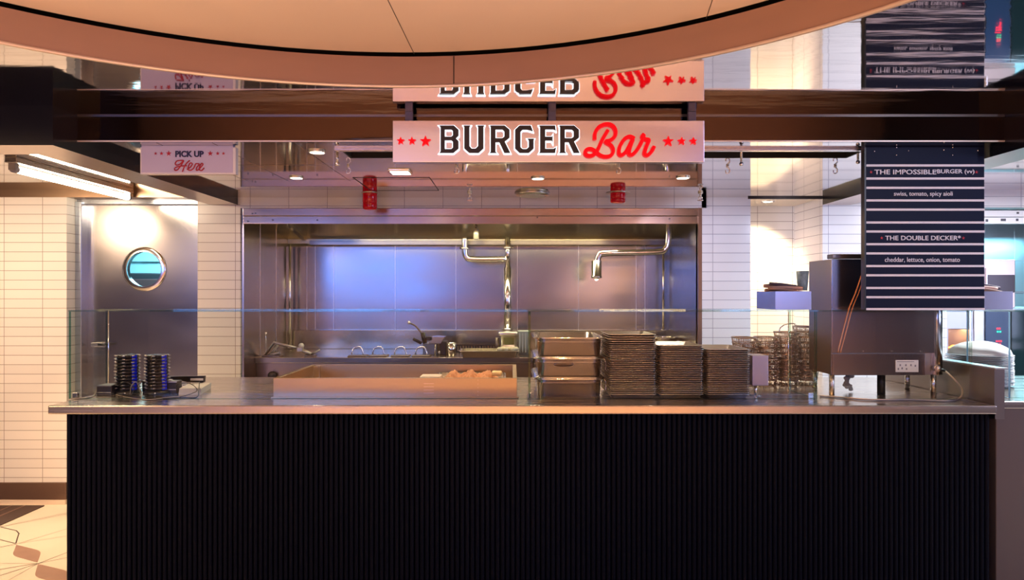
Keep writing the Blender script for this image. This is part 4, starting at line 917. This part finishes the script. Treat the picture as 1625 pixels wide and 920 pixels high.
# ------------------------------------------------------------------ toaster at the right
Yt = 3.58; tx0, tx1 = X(1320, Yt), X(1483, Yt); tz0 = Z(595, Yt); tyb = 3.86
t = thing('conveyor_toaster', 'large stainless steel toaster on legs under the menu board', 'toaster', ((tx0 + tx1) / 2, 3.72, CT))
B().box(tx0, tx1, Yt + 0.012, tyb, tz0, Z(411, Yt), 0.003).build('body', mat('toaster side steel', (0.36, 0.30, 0.28), 0.34, 0.9), t)
B().box(tx0, tx1, Yt, Yt + 0.010, Z(560, Yt), Z(411, Yt), 0.002).build('rear_panel', mat('toaster polished steel', (0.54, 0.46, 0.45), 0.17, 1.0), t)
B().box(tx0 + 0.001, tx1 - 0.052, Yt - 0.004, Yt + 0.010, tz0, Z(561, Yt), 0.002).build('lower_panel', mat('toaster lower steel', (0.46, 0.40, 0.41), 0.17, 1.0), t)
B().box(tx0, tx1 + 0.02, Yt - 0.006, Yt + 0.06, Z(410, Yt), Z(403, Yt), 0.003).build('top_cap', DARKSTEEL, t)
b = B(); b.cyl((tx1 + 0.028, 3.632, tz0), (tx1 + 0.028, 3.632, Z(420, Yt)), 0.038, n=28); b.box(tx1 + 0.001, tx1 + 0.066, 3.635, 3.83, tz0, Z(420, Yt), 0.004); b.build('side_housing', mat('housing steel', (0.48, 0.48, 0.56), 0.2, 1.0), t)
for (x, y) in ((tx0 + 0.012, Yt + 0.03), (tx1 + 0.01, Yt + 0.03), (tx0 + 0.02, tyb - 0.03), (tx1, tyb - 0.03)):
    B().cyl((x, y, CT), (x, y, tz0), 0.013).build('leg', STEEL, t)
x = X(1401, 3.66); B().cyl((x, 3.68, CT), (x, 3.68, tz0), 0.020).build('drain_foot', BLACK, t)
for px in (1369, 1415, 1461): B().cyl((X(px, Yt), Yt - 0.003, Z(557, Yt)), (X(px, Yt), Yt + 0.002, Z(557, Yt)), 0.0045, n=10).build('screw', CHROME, t)
lb = B().box(X(1420, Yt), X(1456, Yt), Yt - 0.0055, Yt - 0.004, Z(590, Yt), Z(571, Yt)).build('sticker', PAPER, t)
b = B(); b.box(X(1422, Yt), X(1449, Yt), Yt - 0.006, Yt - 0.0055, Z(574, Yt), Z(573, Yt))
for k, (u, v) in enumerate(((1424, 585), (1430, 584), (1437, 585), (1427, 579), (1436, 579), (1444, 579), (1451, 580))): b.box(X(u - 1, Yt), X(u + 1.2, Yt), Yt - 0.006, Yt - 0.0055, Z(v + 1.5, Yt), Z(v - 1.5, Yt))
b.build('sticker_marks', mat('grey print', (0.25, 0.25, 0.28), 0.6), t)
b = B(); b.tube([(X(1368, Yt), Yt - 0.0025, Z(433, Yt)), (X(1357, Yt), Yt - 0.0025, Z(465, Yt)), (X(1346, Yt), Yt - 0.0025, Z(492, Yt)), (X(1336, Yt), Yt - 0.0025, Z(530, Yt)), (X(1329, Yt), Yt - 0.0025, Z(559, Yt))], 0.0028, 6)
b.tube([(X(1372, Yt), Yt - 0.0025, Z(437, Yt)), (X(1362, Yt), Yt - 0.0025, Z(465, Yt)), (X(1351, Yt), Yt - 0.0025, Z(492, Yt)), (X(1341, Yt), Yt - 0.0025, Z(530, Yt)), (X(1333, Yt), Yt - 0.0025, Z(559, Yt))], 0.0022, 6)
b.build('copper_trim', mat('copper wire', (0.85, 0.42, 0.22), 0.25, 1.0), t)  # orange reflection on the panel, modelled as two thin tubes
B().box(X(1482.5, Yt), X(1485.0, Yt), Yt - 0.001, Yt + 0.01, tz0, Z(412, Yt)).build('corner_trim', CHROME, t)
b = B(); b.cyl((X(1483, Yt), Yt - 0.012, Z(584, Yt)), (X(1488, Yt), Yt - 0.012, Z(584, Yt)), 0.012); b.cyl((X(1484, Yt), Yt - 0.02, Z(584, Yt)), (X(1484, Yt), Yt + 0.0, Z(584, Yt)), 0.016, n=14); b.build('socket', CHROME, t)
b = B(); b.cyl((X(1487, Yt), Yt - 0.012, Z(585, Yt)), (X(1497, Yt), Yt - 0.012, Z(588, Yt)), 0.010, 0.006); b.build('plug', BLACK, t)
cz = CT + 0.005
def on_top(px, py): Y = (EYE - cz) * F / (py - 465.0); return (X(px, Y), Y, cz)
b = B(); b.tube([(X(1497, Yt), Yt - 0.012, Z(588, Yt)), (X(1513, 3.51), 3.51, Z(601, 3.51)), (X(1526, 3.497), 3.497, Z(618, 3.497)), on_top(1522, 632), on_top(1500, 636), on_top(1440, 634), on_top(1380, 634), on_top(1330, 630), on_top(1300, 628)], 0.0045, 8, sub=8)
b.build('power_cord', mat('grey cord', (0.45, 0.40, 0.36), 0.5), t)
b = B()
for k in range(14): b.sphere((X(1346 + random.uniform(-5, 5), 3.72), 3.72 + random.uniform(-.01, .01), CT + 0.015 + 0.0055 * k), random.uniform(0.010, 0.017), 8, (1, 0.8, 0.7))
o = b.build('crumpled_bag', mat('crumpled white', (0.72, 0.60, 0.48), 0.6), None, (X(1346, 3.72), 3.72, CT)); tag(o, 'small crumpled pale bag under the large toaster', 'bag')

# ------------------------------------------------------------------ cutlery box on the glass shelf
def shelf_box(px0, px1, pyt, label, pack, xoff=0):
    y0 = 3.515; x0, x1 = X(px0, y0), X(px1, y0); z0, z1 = GT + 0.001, Z(pyt, y0)
    t = thing('cutlery_box', label, 'box', ((x0 + x1) / 2, y0 + 0.13, z0), group='steel boxes on the glass shelves')
    b = B(); y1 = 3.785
    b.box(x0, x1, y0, y0 + 0.004, z0, z1, 0.001); b.box(x0, x1, y1 - 0.004, y1, z0, z1, 0.001); b.box(x0, x0 + 0.004, y0 + 0.004, y1 - 0.004, z0, z1, 0.001); b.box(x1 - 0.004, x1, y0 + 0.004, y1 - 0.004, z0, z1, 0.001); b.box(x0 + 0.004, x1 - 0.004, y0 + 0.004, y1 - 0.004, z0, z0 + 0.004)
    b.build('box_body', mat('shelf box steel', (0.48, 0.48, 0.56), 0.25, 1.0), t)
    b = B(); b.box(x0 + 0.005, x1 - 0.005, y0 + 0.005, y1 - 0.005, z0 + 0.004, z1 - 0.008); b.build('filling', BROWNPAPER, t)
    for k in range(6):
        a = random.uniform(-0.5, 0.5); xm = (x0 + x1) / 2 - 0.02 + 0.012 * (k % 3); ym = 3.57 + 0.025 * k; z = z1 + 0.004 + 0.012 * (k % 3); L = 0.085
        b = B(); d = Vector((math.cos(a) * L, math.sin(a) * L * 0.5, -0.012 + 0.010 * (k % 2))); b.tube([Vector((xm, ym, z)) - d, Vector((xm, ym, z + 0.004)), Vector((xm, ym, z)) + d], 0.012, 8, sub=3, depth=0.009, axis=(0, 0.3, 1))
        o = b.build('napkin_roll', [BROWNPAPER, mat('pink brown paper', (0.66, 0.44, 0.36), 0.7), mat('dark napkin', (0.10, 0.08, 0.11), 0.7)][k % 3], None, (xm, ym, z - 0.01))
        tag(o, 'brown rolled napkin, %s, in the pile on the %s' % (['nearest', 'second nearest', 'third nearest', 'fourth nearest', 'fifth nearest', 'rearmost'][k], pack), 'napkin', 'napkin rolls on the ' + pack)
shelf_box(1230, 1287, 462, 'bluish steel box of rolled napkins on the glass shelf left of the toaster', 'left cutlery box')
shelf_box(1553, 1607, 462, 'steel box of rolled napkins on the far right glass shelf', 'right cutlery box')
b = B(); x = X(1273, 3.70); b.lathe_axis((x, 3.70, Z(461, 3.70) + 0.001), (x, 3.70, Z(430, 3.70)), [(0, 0.024), (1, 0.032), (1, 0.029), (0.04, 0.022)], 24)
o = b.build('paper_cup', noise_bump(mat('blue patterned cup', (0.30, 0.48, 0.95), 0.4), (60, 60, 40), 0, 0, 2, 0.8), None, (x, 3.70, Z(461, 3.70))); tag(o, 'blue patterned cup standing on the napkin box left of the toaster', 'cup')

# ------------------------------------------------------------------ pagers at the left
Yp = 3.66
def pager_parts(x, y, z, t):
    b = B(); b.lathe_axis((x, y, z), (x, y, z + 0.0155), [(0, 0.050), (0.15, 0.056), (0.5, 0.057), (0.85, 0.056), (1, 0.050)], 32); b.build('body', mat('pager black', (0.012, 0.012, 0.016), 0.18), t)
    b = B()
    for k in range(8):
        a = 2 * math.pi * (k + 0.25) / 8; b.sphere((x + 0.058 * math.cos(a), y + 0.058 * math.sin(a), z + 0.012), 0.007, 8, (1.2, 1.2, 0.45))
    b.build('bumper', mat('smoked clear plastic', (0.45, 0.42, 0.42), 0.12, 0.5), t)
    b = B(); t2 = bmesh.new(); va, vb = [], []
    for k in range(7):
        a = R(-40 + 4.4 * k); c, s_ = math.cos(a), math.sin(a)
        va.append(t2.verts.new((x + 0.0585 * c, y + 0.0585 * s_, z + 0.001))); vb.append(t2.verts.new((x + 0.0585 * c, y + 0.0585 * s_, z + 0.0145)))
    for k in range(6): t2.faces.new((va[k], va[k + 1], vb[k + 1], vb[k]))
    r = bmesh.ops.extrude_face_region(t2, geom=t2.faces[:]); 
    for g in r['geom']:
        if isinstance(g, bmesh.types.BMVert): g.co = Vector((x + (g.co.x - x) * 0.93, y + (g.co.y - y) * 0.93, g.co.z))
    b.join(t2); b.build('light_strip', BLUELENS, t)
for s, (px, where) in enumerate(((202, 'left pager stack'), (249, 'right pager stack'))):
    x = X(px, Yp)
    t = thing('charging_base', 'black charging base under the ' + where, 'charger', (x, Yp, CT), group='pager charging bases')
    B().lathe_axis((x, Yp, CT), (x, Yp, CT + 0.022), [(0, 0.066), (0.5, 0.066), (1, 0.052)], 32).build('base', BLACK, t)
    B().sphere((x + 0.02, Yp - 0.062, CT + 0.010), 0.004).build('status_light', PAPER, t)
    for k in range(11):
        i = 10 - k; lab = 'black round pager with blue strip, %s, in the %s' % (nth(i, 11), where); z = CT + 0.0225 + 0.0168 * k
        if s == 0 and k == 0: pp = thing('pager', lab, 'pager', (x, Yp, z), group='pagers in the ' + where); pager_parts(x, Yp, z, pp)
        else: copy_thing(pp, (x + random.uniform(-.0008, .0008), Yp, z), random.uniform(-.03, .03), lab, 'pagers in the ' + where)
# adapters, printer bar, papers, cables
for (x0, x1, y0, y1, h, rz, lab) in ((X(157, 3.6), X(181, 3.6), 3.575, 3.66, 0.055, 0.1, 'black power adapter left of the pager stacks'),
                                     (X(223, 3.72), X(234, 3.72), 3.73, 3.80, 0.06, 0.0, 'small dark adapter standing between the two pager stacks'),
                                     (X(268, 3.68), X(283, 3.68), 3.66, 3.72, 0.065, 0.0, 'dark purple adapter block right of the pager stacks')):
    xc, yc = (x0 + x1) / 2, (y0 + y1) / 2; t = thing('power_adapter', lab, 'adapter', (xc, yc, CT), group='power adapters around the pagers')
    B().box(x0, x1, y0, y1, CT, CT + h, 0.004).build('case', mat('adapter dark', (0.025, 0.018, 0.022), 0.35), t)
    b = B(); b.box(x0 + 0.004, x1 - 0.004, y0 - 0.001, y0 + 0.002, CT + h * 0.3, CT + h * 0.36); b.box(x0 - 0.004, x1, y0 - 0.003, y0 + 0.001, CT + h - 0.006, CT + h - 0.001); b.build('silver_line', CHROME, t)
t = thing('barcode_rail', 'thin slanting dark rail with silver label behind the white papers', 'rail', (X(300, 3.85), 3.85, CT))
b = B(); b.prism([(X(268, 3.85), Z(597, 3.85)), (X(325, 3.85), Z(596, 3.85)), (X(324, 3.85), Z(606, 3.85)), (X(300, 3.85), Z(606, 3.85)), (X(268, 3.85), Z(600, 3.85))], 'y', 3.84, 3.86); b.build('rail_body', BLACK, t)
b = B(); b.box(X(302, 3.84), X(322, 3.84), 3.837, 3.84, Z(603.5, 3.84), Z(600, 3.84)); b.build('silver_label', PAPER, t)
b = B(); b.box(X(318, 3.85), X(322, 3.85), 3.842, 3.858, CT, Z(606, 3.85)); b.box(X(275, 3.85), X(279, 3.85), 3.842, 3.858, CT, Z(601, 3.85)); b.build('leg', BLACK, t)
t = thing('paper_pad', 'stack of white papers on the counter right of the pagers', 'paper', (X(308, 3.75), 3.75, CT), 0.0)
pts = [(X(283, 3.62), 3.62), (X(318, 3.62), 3.62), (X(334, 3.86), 3.86), (X(302, 3.86), 3.86)]
for k in range(3):
    b = B(); b.prism([(p[0] + 0.002 * k, p[1] - 0.001 * k) for p in pts], 'z', CT + 0.011 * k, CT + 0.011 * k + 0.0108); b.build('sheet', PAPER, t)
def cable(pts, r, m, lab, cat='cable'):
    b = B(); b.tube(pts, r, 6, sub=7); o = b.build('cable', m, None, pts[0]); tag(o, lab, cat, 'cables around the pagers')
cz = CT + 0.004
GC = mat('pale cable', (0.34, 0.30, 0.25), 0.4)
up = lambda px, py, Y: tuple(P(px, py, Y))
cable([on_top(176, 618), on_top(185, 626), on_top(205, 631), on_top(235, 634), on_top(270, 630), on_top(295, 628)], 0.0028, GC, 'pale cable curving in front of the pager stacks')
cable([on_top(258, 632), on_top(290, 631), on_top(312, 630), up(315, 618, 3.60), up(316, 606, 3.70)], 0.0026, BLACK, 'black cable looping over the white papers')
cable([up(262, 620, 3.60), up(280, 610, 3.62), up(300, 608, 3.64), up(312, 620, 3.60), on_top(285, 630)], 0.0022, BLACK, 'thin black cable arching beside the dark adapter')
cable([up(186, 612, 3.58), up(200, 606, 3.565), up(212, 616, 3.56), on_top(205, 630)], 0.0025, BLACK, 'black cable arching over the left charging base')
cable([up(206, 626, 3.57), up(208, 612, 3.56), up(216, 606, 3.56), up(222, 620, 3.57), on_top(224, 632)], 0.0025, GC, 'pale cable tangled in front of the left blue strip')
cable([on_top(112, 632), on_top(140, 631), on_top(150, 626), up(160, 612, 3.60)], 0.0035, GC, 'pale cable running left to the glass corner')
cable([on_top(186, 630), on_top(215, 628), on_top(240, 632), on_top(262, 631), on_top(280, 626)], 0.0026, BLACK, 'flat black cable lying before both charging bases')
t = thing('wall_socket', 'small dark outlet bracket on the steel door left of the pagers', 'bracket', (X(155, 5.4), 5.44, Z(547, 5.4)))
B().box(X(146, 5.42), X(166, 5.42), 5.40, 5.44, Z(550, 5.42), Z(543, 5.42), 0.004).build('plate', STEEL, t)
B().cyl((X(160, 5.42), 5.38, Z(546, 5.42)), (X(176, 5.42), 5.38, Z(546, 5.42)), 0.008).build('handle', BLACK, t)

# ------------------------------------------------------------------ far right kitchen
t = thing('white_hood_rail', 'white marked rail across the far right kitchen opening', 'rail', (4.5, YW, 2.13))
B().box(3.31, 6.3, YW - 0.01, YW + 0.03, Z(355, YW), Z(345, YW), 0.002).build('lower_strip', WHITE, t)
B().box(3.31, 6.3, YW - 0.01, YW + 0.03, Z(344, YW), Z(334, YW), 0.002).build('upper_strip', WHITE, t)
b = B()
for (u, v, rx, rz) in ((1564, 350, 2, 2), (1590, 349, 4, 2), (1612, 349, 2, 2), (1613, 338, 2, 1.5)): b.box(X(u - rx, YW), X(u + rx, YW), YW - 0.0125, YW - 0.010, Z(v + rz, YW), Z(v - rz, YW), 0.001)
b.build('rail_mark', mat('dark mark', (0.08, 0.08, 0.1), 0.5), t)
Yo = 5.45
t = thing('combi_oven', 'large oven with navy control panel and red digits at the far right', 'oven', (4.0, Yo + 0.3, 0))
ox0, ox1 = X(1511, Yo), 4.9
B().box(X(1545, Yo), ox1, Yo, 6.2, 0.85, Z(489, Yo), 0.004).build('body', mat('oven steel', (0.62, 0.60, 0.62), 0.3, 0.9), t)
B().box(X(1562, Yo), X(1601, Yo), Yo - 0.012, Yo, 0.9, Z(492, Yo), 0.002).build('control_panel', mat('oven navy', (0.02, 0.045, 0.11), 0.25), t)
B().box(X(1603, Yo), ox1, Yo - 0.012, Yo, 0.9, Z(492, Yo), 0.002).build('oven_door', mat('dark oven glass', (0.01, 0.025, 0.03), 0.08), t)
b = B()
for (u, v) in ((1580.5, 521), (1584, 521), (1579.5, 541), (1583, 541), (1586, 541), (1584.5, 546)): b.box(X(u - 1.2, Yo), X(u + 1.2, Yo), Yo - 0.0145, Yo - 0.012, Z(v + 1.2, Yo), Z(v - 1.2, Yo))
b.build('red_digit', mat('red led', (0.5, 0, 0), 0.4, emit=(1, 0.03, 0.06), estr=2.0), t)
b = B()
for (u, v) in ((1581, 526), (1585, 526)): b.box(X(u - 1.3, Yo), X(u + 1.3, Yo), Yo - 0.0145, Yo - 0.012, Z(v + 1.2, Yo), Z(v - 1.2, Yo))
b.build('green_digit', mat('green led', (0, 0.4, 0.2), 0.4, emit=(0.02, 0.9, 0.4), estr=1.2), t)
b = B(); b.cyl((X(1555, Yo), Yo - 0.04, Z(547, Yo)), (X(1555, Yo), Yo, Z(547, Yo)), 0.026); b.cyl((X(1549, Yo), Yo - 0.02, Z(547, Yo)), (X(1556, Yo), Yo - 0.02, Z(547, Yo)), 0.012); b.build('knob', BLACK, t)
B().box(X(1546, Yo), ox1 - 0.02, Yo + 0.02, 6.15, 0.0, 0.85).build('stand', DARKSTEEL, t)
t = thing('open_broiler', 'steel broiler with glowing open cavity between the toaster and the oven', 'broiler', (3.55, Yo + 0.2, 0))
bx0, bx1 = X(1500, Yo), X(1544, Yo)
b = B(); b.box(bx0, bx1, Yo, 5.78, Z(522, Yo), Z(489, Yo), 0.003); b.box(bx0, bx1, Yo, 5.78, 0, Z(566, Yo), 0.003); b.box(bx0, bx0 + 0.02, Yo, 5.78, Z(566, Yo), Z(522, Yo)); b.box(bx1 - 0.025, bx1, Yo, 5.78, Z(566, Yo), Z(522, Yo)); b.box(bx0, bx1, 5.74, 5.78, Z(566, Yo), Z(522, Yo)); b.build('body', mat('broiler steel', (0.50, 0.46, 0.50), 0.3, 0.9), t)
B().box(bx0 + 0.022, bx1 - 0.027, Yo + 0.05, 5.72, Z(565, Yo), Z(563, Yo)).build('shelf', STEEL, t)
b = B()
for k in range(10): b.sphere((random.uniform(bx0 + 0.05, bx1 - 0.06), random.uniform(5.52, 5.64), Z(559 - 2 * (k % 4), Yo)), 0.026, 8, (1.2, 1, 0.8))
b.build('browned_food', mat('browned food', (0.70, 0.25, 0.08), 0.5), t)
b = B(); b.box(X(1536, Yo), X(1539.5, Yo), Yo - 0.012, Yo, Z(575, Yo), Z(492, Yo), 0.002); b.build('bright_trim', CHROME, t)
area('broiler_lamp', ((bx0 + bx1) / 2, 5.55, Z(523, Yo)), (0, 0, 0), 0.12, 0.1, 2.0, AMBER)
t = thing('microwave', 'steel microwave on top of the oven right of the menu board', 'microwave', (X(1585, 5.6), 5.8, Z(489, Yo)))
mz = Z(489, Yo)
B().box(X(1540, 5.55), X(1611, 5.55), 5.55, 5.95, mz, Z(412, 5.55), 0.006).build('case', mat('microwave steel', (0.70, 0.58, 0.50), 0.28, 0.9), t)
B().box(X(1565, 5.55), X(1608, 5.55), 5.535, 5.55, Z(464, 5.55), Z(436, 5.55), 0.003).build('door', mat('microwave door', (0.03, 0.02, 0.02), 0.2), t)
B().box(X(1560, 5.55), X(1563, 5.55), 5.52, 5.55, Z(470, 5.55), Z(425, 5.55), 0.003).build('handle', CHROME, t)
# plates at the far right
pxx, pyy = 2.36 + 0.30, 3.95; proto = None
nP = 18
for k in range(nP):
    z = 1.0755 + 0.0095 * k; lab = 'white plate, %s, in the stack behind the far right glass' % nth(nP - 1 - k, nP)
    if proto is None:
        b = B(); b.lathe_axis((pxx, pyy, z), (pxx, pyy, z + 0.016), [(0, 0.10), (0.15, 0.115), (1, 0.165), (1, 0.167), (0.85, 0.165), (0.35, 0.115), (0.2, 0.02)], 40); proto = b.build('plate', mat('white china', (0.85, 0.85, 0.85), 0.2), None, (pxx, pyy, z)); o = proto; o['category'] = 'plate'; o['group'] = 'plates stacked at the far right'
    else: o = proto.copy(); COL.objects.link(o)
    o['label'] = lab; o.location = (pxx + random.uniform(-.002, .002), pyy, z)
b = B(); tb = bmesh.new(); bmesh.ops.create_circle(tb, cap_ends=False, segments=48, radius=1.0)
zt = 1.0755 + 0.0095 * (nP - 1) + 0.0165
for v in tb.verts[:]: tb.verts.remove(v)
rows = []
for ir in range(1, 13):
    r = ir / 12; row = []
    for ia in range(48):
        a = 2 * math.pi * ia / 48; rw = 0.155 * r * (1 + 0.05 * math.sin(3 * a) + 0.03 * math.sin(7 * a))
        row.append(tb.verts.new((rw * math.cos(a), rw * math.sin(a), 0.002 + 0.070 * math.sqrt(max(0, 1 - r * r)) + 0.004 * math.sin(9 * r + 4 * math.sin(a)) * (1 - r))))
    rows.append(row)
for ra, rb in zip(rows, rows[1:]):
    for ia in range(48): tb.faces.new((ra[ia], ra[(ia + 1) % 48], rb[(ia + 1) % 48], rb[ia]))
tb.faces.new(rows[0]); tb.faces.new(rows[-1][::-1])
b.join(tb, None, Matrix.Translation((pxx + 0.01, pyy, zt)), True)
tag(b.build('folded_napkins', PAPER, None, (pxx, pyy, zt)), 'white cloth draped in a mound on the stacked plates', 'cloth')
